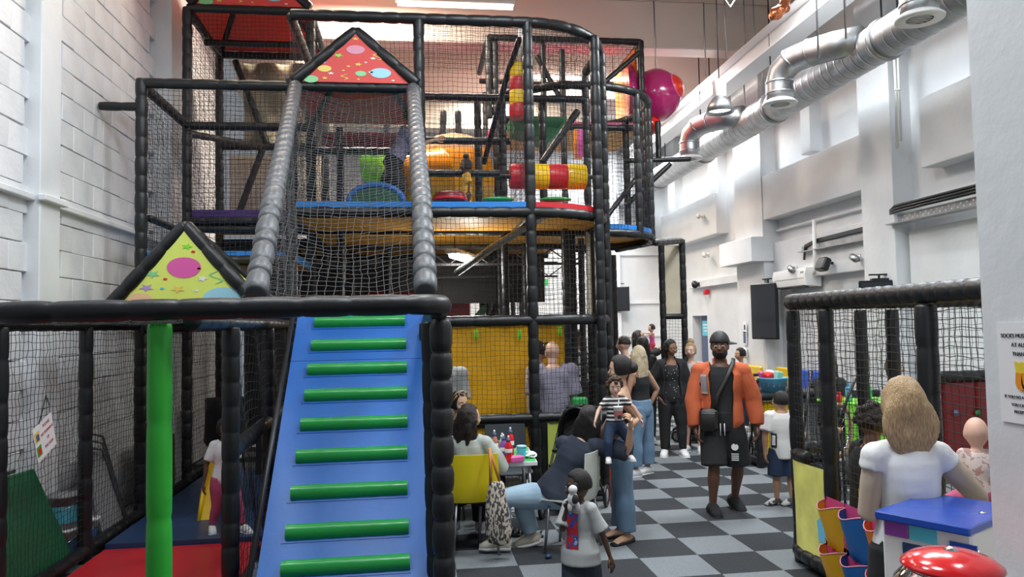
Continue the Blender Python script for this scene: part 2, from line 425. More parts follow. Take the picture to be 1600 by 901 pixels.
# ventilation duct with its elbows
DX, DZ, DR = 5.42, 5.12, .23
dt = thing('ventilation_duct', 'silver spiral ventilation duct hung along the right wall', 'duct', (DX, 4, DZ))
b = MB(); pts = []; rad = []
y = 4.6
while y < 18.9:
    for q, k in ((0, 1), (.006, 1.012), (.014, 1.012), (.02, 1), (.03, 1), (.15, 1)): pts.append((0, y+q-4, 0)); rad.append(DR*k)
    y += .16
b.tube(pts, rad, 24); part('duct_run', b, 'galvanised', dt)
for yy in (6.2, 7.9, 10.6, 13.4, 16):
    b = MB(); b.tube([(0, yy-4-.03, 0), (0, yy-4+.03, 0)], DR*1.1, 24); part('duct_collar', b, 'galvanised', dt)
    for xx in (-.05, .15): b = MB(); b.tube([(xx, yy-4, DR), (xx, yy-4, ZC-DZ)], .012, 6); part('hanger_rod', b, 'black_metal', dt)
for yy, dy in ((8.75, .0), (12.0, 0), (6.0, 0)):
    e = MB(); P = [Vector((-.12, yy-4-.55, .10)), Vector((-.28, yy-4-.25, .14)), Vector((-.42, yy-4+.05, .16)), Vector((-.55, yy-4+.28, .14)), Vector((-.62, yy-4+.42, .04)), Vector((-.64, yy-4+.46, -.1)), Vector((-.64, yy-4+.46, -.24)), Vector((-.64, yy-4+.46, -.36))]
    e.tube(P, [.17]*8, 20)
    for a in (2, 3, 5, 6): d = (P[a+1]-P[a]).normalized(); e.tube([P[a]-d*.012, P[a]+d*.012], .178, 20)
    part('duct_elbow', e, 'galvanised', dt)
    e = MB(); e.lathe([(.12, -.385), (.215, -.39), (.22, -.37), (.17, -.33), (.12, -.36)], (-.64, yy-4+.46, 0), 24, cap=False)
    for k in range(7): e.box((-.64, yy-4+.46-.12+.04*k, -.375), (.3*math.sqrt(max(.05, 1-((k-3)/3.6)**2)), .016, .01), Matrix.Rotation(.5, 3, 'X'))
    part('diffuser', e, 'white_plastic', dt)

# high-bay lamps
def highbay(p, label, r=.19):
    t = thing('high_bay_lamp', label, 'lamp', p, 0, 'high bay lamps')
    b = MB(); b.lathe([(.07, .22), (.11, .2), (.165, .12), (r, 0), (r-.012, 0), (.15, .115), (.1, .18), (.06, .2)], n=24, cap=False); part('lamp_shade', b, 'galvanised', t)
    b = MB(); b.box((0, 0, .34), (.15, .15, .24), bev=.01); part('gear_box', b, 'white_plastic', t)
    b = MB(); b.lathe([(.0, .05), (.16, .045), (.165, .055), (0, .06)], n=20); part('lamp_glass', b, 'lamp_glow', t)
    b = MB(); b.tube([(0, 0, .46), (0, 0, ZC-p[2])], .008, 6); part('hanger_rod', b, 'black_metal', t)
    l = bpy.data.lights.new('lamp_light', 'SPOT'); l.energy = 130; l.spot_size = 2.6; l.spot_blend = .6; l.shadow_soft_size = .15; l.color = COOL
    o = bpy.data.objects.new('lamp_light', l); COL.objects.link(o); o.parent = t; o.location = (0, 0, -.02)
highbay(tuple(at(1125, 176, Y=10)), 'round steel high bay lamp glowing in front of the far duct')
highbay(tuple(at(1138, -14, Y=6.6)), 'high bay lamp cut by the top edge of the photo')
highbay(tuple(at(1395, -16, Y=5.9)), 'high bay lamp in front of the nearest duct diffuser')
def bayloop(p, label):
    t = thing('pull_cord', label, 'cord', p); b = MB(); b.tube([(-.04, 0, .2), (-.045, 0, .05), (0, 0, -.02), (.045, 0, .05), (.04, 0, .2)], .006, 6); part('loop', b, 'white_plastic', t)
bayloop(tuple(at(1141, 8, Y=6.6)), 'white looped cord below the lamp at the top edge')
# strip lights
def strip(p, L, label, rz=0, gp='strip lights over the play frame', en=55):
    t = thing('strip_light', label, 'lamp', p, rz, gp)
    b = MB(); b.box((0, 0, .05), (L, .16, .06), bev=.015); part('housing', b, 'white_plastic', t)
    b = MB(); b.tube([(-L/2+.03, 0, 0), (L/2-.03, 0, 0)], .04, 10); part('tube', b, 'strip_glow', t)
    for s in (-1, 1): b = MB(); b.tube([(s*L*.35, 0, .08), (s*L*.35, 0, ZC-p[2] if p[2] > 4 else .25)], .007, 6); part('hanger_rod', b, 'black_metal', t)
    l = bpy.data.lights.new('strip_light_lamp', 'AREA'); l.shape = 'RECTANGLE'; l.size = L; l.size_y = .1; l.energy = en; l.color = (1, .9, .78) if p[2] > 4 else (1, 1, 1)
    o = bpy.data.objects.new('strip_light_lamp', l); COL.objects.link(o); o.parent = t; o.location = (0, 0, -.06)
strip(tuple(at(712, 8, Y=10.6)), 1.7, 'long strip light above the top rail of the play frame')
strip(tuple(at(905, 122, Y=14.0)), 1.9, 'strip light shining through the net left of the pink slide pod')
strip(tuple(at(860, 158, Y=16.0)), 2.2, 'lower far strip light behind the hanging punchbag')
strip(tuple(at(724, 404, Y=9.9)), 1.1, 'short bright tube lamp under the play frame deck', PI/2-.35, en=20)
l = bpy.data.lights.new('strip_light_lamp', 'POINT'); l.energy = 75; l.shadow_soft_size = .25; l.color = (1, .97, .9)
o = bpy.data.objects.new('strip_light_lamp', l); o.location = at(724, 404, Y=9.9)-Vector((0, 0, .12)); COL.objects.link(o)

# steel rods hanging from the ceiling
for rk, (px, y0, Y) in enumerate(((1025, 60, 12.0), (1103, 60, 12), (1135, 30, 11), (1165, 30, 11.5), (1180, 30, 11.5), (1322, 0, 7.5), (1279, 30, 8.4), (1195, 140, 12.4), (1165, 140, 12.4))):
    p = at(px, y0+60, Y=Y); t = thing('hanging_rod', 'thin steel rod hanging from the ceiling', 'rod', (p.x, p.y, p.z), 0, 'steel rods hanging from the ceiling')
    t['label'] = ('thin steel hanging rod directly above the pink slide pod', 'thin steel hanging rod midway between the pod and the high bay lamp', 'steel hanging rod leaning place nearest left of the copper foil', 'left of a close pair of steel rods above the long beam', 'right of a close pair of steel rods above the long beam', 'steel hanging rod over the nearest length of duct', 'steel hanging rod over the upper duct elbow', 'right one of two rods behind the lit high bay lamp', 'left one of two rods behind the lit high bay lamp')[rk]
    b = MB(); b.tube([(0, 0, 0), (0, 0, ZC-p.z)], .013, 6); part('rod', b, 'galvanised', t)
# crumpled copper foil tied over the beam
p = at(1222, 12, Y=7.6); b = MB()
b.tube([p+Vector((.12, 0, .25)), p+Vector((.08, 0, .12)), p+Vector((.02, 0, 0)), p+Vector((-.08, 0, -.08)), p+Vector((-.14, 0, -.1))], [.03, .05, .07, .06, .02], 9)
mat('copper_foil', (.75, .25, .12), .2, metal=1, bump=1, scale=20)
tag(bool_remesh(b, 'copper_foil', 'foil_balloon', None, .012, 1, disp=.03, disps=14), 'crumpled copper foil balloon caught on the long white beam', 'balloon')
# small sprinkler pipes under the ceiling
def pipe(pts, r, material, name, label, cat='pipe'):
    t = thing(name, label, cat, pts[0]); b = MB(); o = Vector(pts[0]); b.tube([Vector(p)-o for p in pts], r, 8); part('pipe', b, material, t)
    b = MB(); [b.box(Vector(p)-o, (.04, .04, .03), bev=.006) for p in pts[1:-1] or pts[:1]]; part('clip', b, material, t); return t
pipe([(XL+.2, 10.8, 6.95), (1.5, 10.8, 6.95), (6.4, 10.8, 6.95)], .018, 'beam_white', 'ceiling_pipe', 'thin white pipe crossing below the ceiling above the play frame')
pipe([tuple(at(1396, 60, X=6.15)), tuple(at(1400, 140, X=6.15)), tuple(at(1402, 231, X=6.15))], .018, 'beam_white', 'wall_conduit', 'left of two white conduits running down the nearest pilaster')
pipe([tuple(at(1402, 60, X=6.15)), tuple(at(1405, 140, X=6.15)), tuple(at(1408, 220, X=6.15))], .014, 'beam_white', 'wall_conduit', 'right and shorter of two white conduits on the nearest pilaster')
# cable tray with black cables
t = thing('cable_tray', 'perforated metal cable tray carrying thick black cables along the wall', 'cable tray', (6.25, 8.6, 3.2))
o = Vector((6.25, 8.6, 3.2))
b = MB(); b.box((.02, -1.1, .0), (.03, 3.2, .13)); b.box((-.06, -1.1, -.06), (.16, 3.2, .015)); b.box((.09, 1.9, -.12), (.03, 2.3, .09)); b.box((.05, 1.9, -.17), (.1, 2.3, .015)); part('tray', b, 'galvanised', t, False)
b = MB()
for k in range(60): b.box((0, -2.6+.05*k, .03-.04*(k % 2)), (.006, .02, .012))
part('tray_slots', b, 'white', t, False)
b = MB()
for dz in (0, .035, .07): b.tube([(-.06, -2.7, .1+dz), (-.06, .4, .1+dz), (-.02, .6, .08+dz*.5), (.08, .9, -.02+dz*.5), (.08, 2.6, -.05+dz*.5), (.06, 2.9, -.1+dz*.4), (.06, 2.95, -.3)], .02, 8)
part('cable', b, 'black_plastic', t)
# air conditioner
t = thing('air_conditioner', 'white wall-mounted air conditioner with a long flap', 'air conditioner', (6.3, 11.85, 2.6))
b = MB(); b.prism([(.15, -.55, -.14), (.15, -.55, .16), (-.1, -.55, .16), (-.13, -.55, .05), (-.09, -.55, -.12)], (0, 1.1, 0)); part('case', b, 'white_plastic', t, True, .5)
b = MB(); b.box((-.115, 0, .0), (.008, 1.0, .012)); b.box((-.12, -.45, .07), (.008, .1, .07)); part('seam', b, 'grey', t, False)
b = MB(); b.box((-.05, 0, -.135), (.1, .9, .015), Matrix.Rotation(.3, 3, 'Y')); part('flap', b, 'black_plastic', t, False)
b = MB(); b.tube([(.0, -.6, .05), (-.02, -.68, .1), (-.02, -.7, .9)], .03, 8); part('pipe_cover', b, 'white_plastic', t)
# televisions
def tv(c, w, h, face, label, rows=False):
    t = thing('television', label, 'television', c, face)
    b = MB(); b.box((0, 0, 0), (w, .05, h), bev=.012); part('case', b, 'black_plastic', t, False)
    b = MB(); b.box((0, -.027, 0), (w-.05, .006, h-.05)); part('screen', b, 'screen', t, False)
    b = MB(); b.box((0, .09, 0), (.2, .14, .2)); b.tube([(0, .1, h/2-.05), (0, .1, h/2+.08)], .015, 6); b.box((0, .1, h/2+.08), (.25, .05, .02)); part('bracket', b, 'black_metal', t, False)
tv((6.12, 12.62, 2.09), .66, .98, -1.30, 'large dark wall television turned upright on the right wall')
tv((5.2, 18.7, 2.55), .5, .62, -.3, 'small dark television on the far wall behind the play frame')
tv(tuple(at(1377, 446, Y=9.2)), .55, .14, -.35, 'slim dark screen edge above the rail of the rounded ball pen')
# cameras, sensors and signs on the right wall
def wallcam(p, label, colr='white_plastic', r=.05):
    t = thing('wall_camera', label, 'camera', p)
    b = MB(); b.tube([(0, 0, 0), (-.12, -.08, 0)], .018, 8); b.box((0, 0, 0), (.03, .1, .1), bev=.008); part('arm', b, colr, t)
    b = MB(); b.tube([(-.1, -.0, .02), (-.17, -.2, -.03)], r, 12); part('body', b, colr, t)
wallcam(tuple(at(1098, 338, X=6.2)), 'small white camera on the far boxed panel'); wallcam(tuple(at(1092, 444, X=6.4)), 'black floodlight camera above the doorway', 'black_plastic', .07)
wallcam(tuple(at(1107, 398, X=6.4)), 'white sensor on the wall left of the boxed ledge'); wallcam(tuple(at(1342, 403, X=6.3)), 'steel wall spotlight above the rounded ball pen', 'galvanised'); wallcam(tuple(at(1243, 420, X=6.3)), 'steel wall spotlight left of the air conditioner', 'galvanised')
p = at(1286, 413, X=6.2); b = MB(); b.box(p, (.12, .24, .2), Matrix.Rotation(.4, 3, 'Y'), bev=.02); b.box(p+Vector((.16, 0, .02)), (.3, .04, .04)); tag(b.build('flood_lamp', 'black_plastic', None, False), 'black floodlight fixed above the air conditioner', 'floodlight')
p = at(1104, 456, X=6.42); b = MB(); b.box(p, (.1, .12, .12), bev=.015); b.box(p+Vector((-.05, 0, -.02)), (.02, .07, .07)); tag(b.build('fire_alarm', 'vinyl_red', None, False), 'small red fire alarm box above the doorway', 'alarm')
for y, lab, mm, s, z in ((511, 'small white notice with a black symbol high on the pilaster', 'paper', (.01, .14, .22), 1), (528, 'blue and white notice low on the pilaster', 'ink_blue', (.01, .13, .24), 1)):
    p = at(1164, y, X=6.17); b = MB(); b.box(p, s); o = tag(b.build('notice', 'paper', None, False), lab, 'notice')
    b = MB(); b.box(p+Vector((-.008, 0, .0)), (.004, .05, .09) if y == 511 else (.004, .1, .18)); b.build('symbol', 'ink' if y == 511 else 'ink_blue', o, False)
p = at(1164, 551, X=6.15); b = MB(); b.box(p, (.09, .11, .2), bev=.03); o = tag(b.build('soap_dispenser', 'white_plastic', None), 'white dispenser with a dark window on the pilaster', 'dispenser')
b = MB(); b.box(p+Vector((-.046, -.02, .0)), (.008, .05, .12)); b.build('window', 'black_plastic', o, False)
p = at(1397, 540, X=6.35); b = MB(); b.box(p, (.01, .16, .2)); tag(b.build('notice', 'ink_blue', None, False), 'blue notice seen through the net of the rounded pen', 'notice')
p = at(846, 441, Y=18.85); b = MB(); b.box(p, (.34, .03, .16)); o = tag(b.build('exit_sign', 'green', None, False), 'green exit sign on the far wall behind the nets', 'sign')
b = MB(); b.box(p+Vector((.02, -.02, 0)), (.12, .01, .03)); b.box(p+Vector((-.08, -.02, 0)), (.05, .01, .09)); b.build('symbol', 'white', o, False)
# padded wall boards behind the prams
for k, (y0, y1, mm, lab) in enumerate(((11.1, 12.0, 'blue', 'blue padded wall board behind the prams'), (12.0, 12.6, 'vinyl_yellow', 'yellow padded wall board left of the blue one'), (12.75, 13.6, 'vinyl_yellow', 'yellow padded wall board behind the grey pram hood'))):
    b = MB(); b.box((6.3 if k < 2 else 6.1, (y0+y1)/2, .72), (.06, y1-y0-.01, .8), bev=.02); tag(b.build('wall_board', mm, None, False), lab, 'wall board')
# the sock notice on the pillar
t = thing('paper_notice', 'white paper sock notice taped to the near white pillar', 'notice', (1.768, 2.0, 1.755))
b = MB(); b.box((-.002, 0, 0), (.002, .21, .297)); part('sheet', b, 'paper', t, False)
for s, z, l in ((.0165, .105, 'SOCKS MUST BE WORN'), (.0165, .078, 'AT ALL TIMES'), (.0165, .051, 'THANK YOU'), (.0125, -.075, 'IF YOU DO NOT HAVE SOCKS'), (.0125, -.098, 'YOU CAN BUY FROM'), (.0125, -.118, 'RECEPTION FROM')):
    text(l, s, (-.0045, 0, z), (PI/2, 0, -PI/2), 'ink', t, align='CENTER')
for dy in (.028, .006):
    b = MB()
    for c, r in (((-.004, dy-.0, .03), 1), ): b.prism([(-.004, dy+.014, .035), (-.004, dy-.008, .03), (-.004, dy-.013, -.0), (-.004, dy+.009, .002)], (-.0008, 0, 0))
    b2 = MB(); b2.prism([(-.005, dy+.009, .002), (-.005, dy-.013, 0), (-.005, dy-.016, -.03), (-.005, dy-.022, -.043), (-.005, dy-.01, -.052), (-.005, dy+.006, -.045), (-.005, dy+.012, -.03)], (-.0008, 0, 0))
    part('sock_cuff', b, 'yellow', t, False); part('sock_foot', b2, 'orange', t, False)
# ================================================================ THE PLAY FRAME
A, B, C_, D_ = -2.77, -1.26, .1, 1.3
Y0, Y1, Y2, Y3 = 8.2, 9.8, 11.4, 13.0
tower = thing('climbing_tower', 'tall black padded play frame with nets, decks and gabled roofs', 'play frame', (-.5, Y0, 0))
def T(pts): return [Vector(p)-tower.location for p in pts]
def post(x, y, z0, z1, r=.06, m='foam_black', x1=None, y1=None):
    b = MB(); b.foam(T([(x, y, z0), (x if x1 is None else x1, y if y1 is None else y1, z1)]), r, .2); return part('post', b, m, tower)
def rail(pts, r=.055, m='foam_black', name='rail', seg=.24):
    b = MB(); b.foam(T(pts), r, seg); return part(name, b, m, tower)
def tnet(*p, **k): return qnet('net', *T(p), tower, **k)
# --- front row of posts
post(A, Y0, 0, 4.56); post(B, Y0, 0, 4.6); post(C_, Y0, 0, 5.3); post(D_, Y0, 0, 5.33); post(2.14, 8.5, 0, 5.28); post(2.33, 8.95, 0, 5.25)
# left bay rails
rail([(A, Y0, 4.52), (B, Y0, 4.52)]); rail([(A, Y0, 4.5), (A, Y1, 4.5)]); rail([(A, Y1, 4.5), (B, Y1, 4.5)]); rail([(A, Y0, 2.66), (B, Y0, 2.66)])
rail([(A, Y0, 1.98), (C_, Y0, 1.98)])
post(A, Y1, 0, 6.0); post(B, Y1, 0, 6.0); post(A, Y2, 0, 6.0); post(B, Y2, 2.7, 6.0)
rail([(A, Y1, 6.0), (B, Y1, 6.0)]); rail([(A, Y1, 5.98), (A, Y2, 5.98)]); rail([(A, Y2, 5.98), (B, Y2, 5.98)]); rail([(B, Y1, 5.98), (B, Y2, 5.98)]); rail([(A, 10.6, 5.86), (B, 10.6, 5.86)], .045)
rail([(A, Y1, 3.3), (B, Y1, 3.3)]); rail([(A, Y2, 4.62), (B+.3, Y2, 4.62)])
rail([(-2.55, Y2, 5.9), (-2.1, Y2, 4.66)], .05); rail([(-2.15, Y2, 4.62), (-2.55, Y2, 3.5)], .05); rail([(A, Y1, 4.4), (-2.15, Y2, 4.62)], .045)
# main bay rails
topr = [(B, Y0, 5.3), (C_, Y0, 5.3), (D_, Y0, 5.3)]+arc((1.3, 9.25), 1.05, -PI/2, .15, 5.3, 12)[1:]+[(2.34, 9.8, 5.3)]
rail(topr, .06)
rail([(B, Y0, 5.28), (B, Y1, 5.28)], .05)
deckr = [(B, Y0, 3.17), (D_, Y0, 3.17)]+arc((1.3, 9.25), 1.05, -PI/2, .15, 3.17, 12)[1:]+[(2.34, 9.8, 3.17)]
rail(deckr, .06)
rail([(C_+.05, Y0, 1.98), (D_, Y0, 1.98)]+arc((1.3, 9.25), 1.05, -PI/2, .15, 1.98, 10)[1:], .06)
rail([(C_, Y0, .92), (D_+.9, Y0, .92)]); rail([(C_, Y0, .1), (2.1, Y0, .1)])
rail([(B, Y0, 4.52), (C_, Y0, 4.52)]); rail([(C_, Y0, 2.62), (B, Y0, 2.62)], .05) if False else None
for z in (4.93, 4.35, 3.92): rail([(C_, Y1, z), (D_, Y1, z)], .048)
rail([(D_, Y1, 4.93), (2.34, Y1, 4.93)], .048); rail([(B, Y1, 4.2), (C_, Y1, 4.2)], .05)
rail([(D_, Y2, 5.1), (2.3, Y2, 5.1)], .045); rail([(C_, Y2, 4.75), (D_, Y2, 4.75)], .045); rail([(C_, Y3, 4.55), (D_, Y3, 4.55)], .045)
for x, y, z0, z1 in ((C_, Y1, 2.0, 4.9), (D_-.1, Y1, 0, 5.0), (2.33, Y1, 0, 5.3), (C_, Y2, 0, 5.3), (D_, Y2, 0, 6.3), (2.35, Y2, 0, 6.2), (C_, Y3, 0, 5), (D_, Y3, 0, 6), (.72, Y2, 3.2, 5.2), (.9, Y1+.3, 3.2, 5.0), (-.35, Y2, 0, 5.0), (-.9, Y1, 0, 4.5), (1.75, Y1+.1, 3.2, 5.0)):
    post(x, y, z0, z1, .05)
rail([tuple(at(812, 60, Y=8.4)), tuple(at(795, 108, Y=8.75)), tuple(at(756, 255, Y=9.7))], .034); rail([(2.2, 9.7, 4.75), (1.7, 9.7, 4.05)], .045); rail([(1.75, Y2, 6.1), (1.35, Y2, 5.3)], .04)
rail([(.5, Y2, 5.2), (.42, Y2, 3.4)], .05)
# underside joists and pipe
for y in (Y1, Y2, Y3): rail([(A, y, 3.14 if y > Y1 else 3.2), (2.35, y, 3.14)], .05)
for x in (A+.05, B, C_, D_): rail([(x, Y0+.1, 3.12), (x, Y3, 3.12)], .04)
b = MB(); b.tube(T([(1.55, 8.45, 3.2), (.95, 9.0, 2.86), (.55, 9.5, 2.6)]), .045, 10); part('grey_pipe', b, 'galvanised', tower)
# open-web joists under the deck
for y, z in ((10.2, 2.86), (11.9, 2.8)):
    b = MB(); b.box(T([(-.2, y, z+.12)])[0], (5, .05, .03)); b.box(T([(-.2, y, z-.1)])[0], (5, .05, .03))
    for k in range(18):
        a = -2.6+k*.28; s = 1 if k % 2 else -1
        b.tube(T([(a, y, z-.1*s), (a+.28, y, z+.1*s)]), .01, 5)
    part('web_joist', b, 'black_metal', tower, False)
# --- decks
def deck(poly, z, t, top, edge, name='deck'):
    b = MB(); P = T([(x, y, z-t) for x, y in poly]); n = len(P)
    b.add(P+[p+Vector((0, 0, t)) for p in P], [tuple(range(n-1, -1, -1))], 0); b.f.append(tuple(range(n, 2*n))); b.m.append(1)
    for i in range(n): b.f.append((i, (i+1) % n, n+(i+1) % n, n+i)); b.m.append(1)
    return part(name, b, ['deck_under', edge], tower, False)
ar = [(p[0], p[1]) for p in arc((1.3, 9.25), 1.07, -PI/2, .15, 0, 12)]
deck([(B, Y0-.03), (C_+.0, Y0-.03), (D_, Y0-.03), (D_, Y1), (B, Y1)], 3.28, .12, 'mat_blue', 'mat_blue')
deck(ar+[(2.34, Y1), (D_+.005, Y1), (D_+.005, Y0-.03)], 3.28, .12, 'vinyl_red', 'vinyl_red')
deck([(A, Y1), (B-.01, Y1), (B-.01, Y2), (A, Y2)], 3.44, .12, 'vinyl_purple', 'vinyl_purple')
deck([(A, Y0), (B-.01, Y0), (B-.01, Y1-.01), (A, Y1-.01)], 2.76, .09, 'mat_blue', 'ink_blue2' if 'ink_blue2' in M else 'mat_blue')
deck([(B, Y1+.01), (2.34, Y1+.01), (2.34, Y2), (B, Y2)], 3.26, .1, 'mat_blue', 'vinyl_green')
deck([(B, Y2+.01), (2.34, Y2+.01), (2.34, Y3), (B, Y3)], 3.26, .1, 'mat_blue', 'vinyl_maroon')
deck([(A, Y2+.01), (B-.01, Y2+.01), (B-.01, Y3), (A, Y3)], 3.26, .1, 'mat_blue', 'vinyl_navy')
# right rear bay: round balcony with blue deck
bc, br = (2.4, 10.9), 1.1
ba = arc(bc, br, -PI/2, PI/2, 0, 16)
deck([(p[0], p[1]) for p in ba], 3.26, .07, 'mat_blue', 'mat_blue')
rail([(p[0], p[1], 3.14) for p in ba], .055); rail([(D_, Y1+.4, 5.12), (2.0, Y1-.0, 5.12)]+[(p[0], p[1], 5.12) for p in ba], .055)
for a in (-50, -12, 0, 30): post(bc[0]+br*math.cos(math.radians(a)), bc[1]+br*math.sin(math.radians(a)), 3.1, 5.1, .052)
# high rear box with orange side panel
post(3.62, Y2, 3.2, 6.38, .05); post(1.2, Y2, 5.1, 6.38, .05); post(2.05, Y2, 5.0, 6.3, .045)
rail([(1.2, Y2, 6.36), (3.62, Y2, 6.36)], .05); rail([(3.62, Y2, 6.34), (3.62, Y3-.1, 6.34)], .045); rail([(1.2, Y2, 6.34), (1.2, Y3, 6.34)], .045); rail([(1.2, Y3, 6.2), (3.6, Y3, 6.2)], .045)
rail([(2.9, Y2, 5.6), (3.6, Y2, 6.2)], .04); rail([(2.35, Y2, 5.35), (1.95, Y2, 6.1)], .04)
b = MB(); b.prism(T([(3.58, 11.5, 5.2), (3.58, 12.7, 5.2), (3.58, 12.7, 6.3), (3.58, 11.5, 6.3)]), (-.03, 0, 0)); part('side_panel', b, 'vinyl_orange', tower, False)
rail([(1.3, Y2, 4.98), (3.62, Y2, 4.98)], .05)
deck([(1.25, Y2+.05), (3.6, Y2+.05), (3.6, Y3), (1.25, Y3)], 5.08, .1, 'vinyl_pink', 'vinyl_pink')
# outrigger of the pod
rail([(3.3, Y2, 4.46), (4.38, Y2, 4.5)], .04, seg=.5); rail([(3.93, Y2+.2, 4.5), (3.93, Y2+.2, 5.15)], .045); rail([(3.3, Y2, 3.75), (4.05, Y2, 4.42)], .04, seg=.5); rail([(2.9, 11.2, 3.5), (3.5, Y2, 4.2)], .04)
# far net gate frame with sand canvas
FX0, FX1, FY = 3.86, 4.2, 11.4
for x in (FX0, FX1): post(x, FY, 0, 3.22, .05)
rail([(3.0, 10.9, 3.02), (FX0, FY, 3.2)], .045); rail([(FX0, FY, 3.2), (FX1, FY, 3.2)], .05); rail([(FX1, FY, 3.2), (3.4, 10.3, 3.05)], .045); rail([(FX0, FY, 2.02), (FX1, FY, 2.02)], .045)
rail([(3.1, 11.6, 3.2), (3.9, 11.6, 3.2)], .045)
b = MB(); b.box(T([(4.03, FY+.01, 2.6)])[0], (.25, .012, 1.06)); part('canvas_sheet', b, 'canvas_sand', tower, False)
b = MB(); b.prism(T([(3.95, FY, .4), (4.12, FY, .4)]+[(4.12, FY, .41), (3.95, FY, .41)]), (0, .01, 0))
post(3.15, 11.9, 0, 3.1, .045); post(3.42, 12.6, 0, 3.1, .045)
# lower right interior: rear posts, cream sheets
for x, y in ((1.9, 9.25), (2.3, 9.55), (2.33, 10.3), (2.0, Y1), (1.62, 10.9)): post(x, y, 0, 3.12, .045)
for k in range(6): post(1.2+.28*k, 13.2+.75*k, 0, 3.0, .05)
rail([(1.2, 13.2, 1.98), (2.6, 16.95, 1.98)], .05); rail([(1.2, 13.2, 2.9), (2.6, 16.95, 2.9)], .05)
for a, c, z0, z1 in (((1.55, 9.9), (1.72, 10.5), 2.04, 2.8), ((2.1, 9.0), (2.22, 9.3), 2.04, 3.05), ((2.36, 9.2), (2.36, 9.5), 2.04, 3.1)):
    b = MB(); b.prism(T([(a[0], a[1], z0), (c[0], c[1], z0), (c[0], c[1], z1), (a[0], a[1], z1)]), (.01, -.005, 0)); part('canvas_sheet', b, 'canvas_sand', tower, False)
rail([(1.05, 12.8, 1.6), (1.55, 12.2, 2.6)], .05)
b = MB(); b.prism(T([(.95, 13.1, 2.0), (1.12, 13.1, 2.0), (1.75, 13.1, 2.75), (1.6, 13.1, 2.75)]), (0, .03, 0)); part('slide_side', b, 'dark_green', tower, False)
b = MB(); b.box(T([(1.3, 12.85, 2.72)])[0], (1.9, .04, .8)); part('shade_backdrop', b, 'black_metal', tower, False)  # black header sheet added to stand in for shade below the deck
b = MB(); b.box(T([(-2.0, Y2+.5, 4.02)])[0], (1.5, .02, 1.15)); part('canvas_sheet', b, 'lit_wall_cream' if 'lit_wall_cream' in M else mat('lit_wall_cream', (.78, .68, .55), .6), tower, False)  # cream sheet added in place of the brightly lit far wall
rail([(A, Y0, 4.27), (XL+.02, Y0, 4.27)], .045)
# black sheets added for the deep shade under the deck; maroon pads
b = MB(); b.box(T([(-.95, Y3+.15, 1.6)])[0], (3.7, .05, 3.1)); part('shade_backdrop', b, 'black_metal', tower, False)
b = MB(); b.box(T([(-1.15, 10.05, 1.0)])[0], (1.7, .03, 1.96)); part('shade_backdrop', b, 'black_metal', tower, False)  # black sheet standing in for the shaded depth of the cage
b = MB(); b.box(T([(.1, Y3+.05, 2.15)])[0], (1.75, .07, .55), bev=.03); b.box(T([(.1, Y3+.05, 2.5)])[0], (1.75, .09, .1), bev=.03); part('rear_pad', b, 'vinyl_maroon', tower)
for x in (-2.2, -1.7, -.9, -.35): post(x, Y2+.3, 0, 3.1, .05)
# yellow canvas at ground level
b = MB()
nx, nz = 16, 10
for i in range(nx+1):
    for j in range(nz+1): b.v.append(tuple(T([(-.25+2.25*i/nx, 9.7+.025*math.sin(i*1.7+j)+.012*math.sin(j*2.3), .7+1.24*j/nz-.02*math.sin(i*.9)*(j == nz))])[0]))
for i in range(nx):
    for j in range(nz): a = i*(nz+1)+j; b.f.append((a, a+nz+1, a+nz+2, a+1)); b.m.append(0)
b.build('canvas_sheet', 'canvas_yellow', tower, True)
for px, py in ((744, 522), (812, 522), (875, 517)):
    p = at(px, py, Y=9.62); b = MB(); b.box(T([p])[0], (.05, .02, .13), bev=.01); part('strap_pad', b, 'lime', tower)
b = MB(); b.box(T([(.85, 9.68, .36)])[0], (2.1, .03, .6)); part('canvas_sheet', b, 'canvas_yellow', tower, False)
b = MB(); b.box(T([(1.95, 9.0, .45)])[0], (.75, .03, .8)); o_lime = part('party_panel', b, 'canvas_lime', tower, False)
for x, y, c in ((1.0, 9.6, 'vinyl_navy'), (1.15, 9.6, 'vinyl_navy')):
    b = MB(); b.prism(T([(x-.12, y, .75), (x+.05, y, .25), (x+.12, y, .7)]), (0, -.02, 0)); part('bunting_flag', b, c, tower, False)
rail([(-.3, 9.66, 1.98), (2.05, 9.66, 1.98)], .05); rail([(-.3, 9.66, .68), (2.05, 9.66, .68)], .05); post(2.06, 9.66, 0, 3.1, .055)

# --- gabled roofs
def balloons(parent, items, F, nrm, off):
    """flat party print: balloons, stars and streamers on the gable canvas; F(u,v) maps the print onto the sheet"""
    for kind, u, v, s, colr in items:
        b = MB()
        if kind == 'o': P = [(u+s*math.cos(a), v+s*1.05*math.sin(a)*(1 if math.sin(a) > 0 else 1.12)) for a in [2*PI*i/20 for i in range(20)]]
        elif kind == '*': P = [(u+s*(1 if i % 2 == 0 else .42)*math.sin(2*PI*i/10+s*40), v+s*(1 if i % 2 == 0 else .42)*math.cos(2*PI*i/10+s*40)) for i in range(10)]
        elif kind == '~': P = [(u+s*.5*math.sin(i*.9), v+s*(i/4-1)) for i in range(9)]+[(u+s*.5*math.sin(i*.9)+.016, v+s*(i/4-1)) for i in range(8, -1, -1)]
        else: P = [(u-s, v-s*.6), (u+s*.7, v-s), (u+s, v+s*.6), (u-s*.6, v+s)]
        b.prism([F(*p) for p in P], nrm*off); part({'o': 'balloon_print', '*': 'star_print', '~': 'streamer_print', 'c': 'confetti_print'}[kind], b, colr, parent, False)
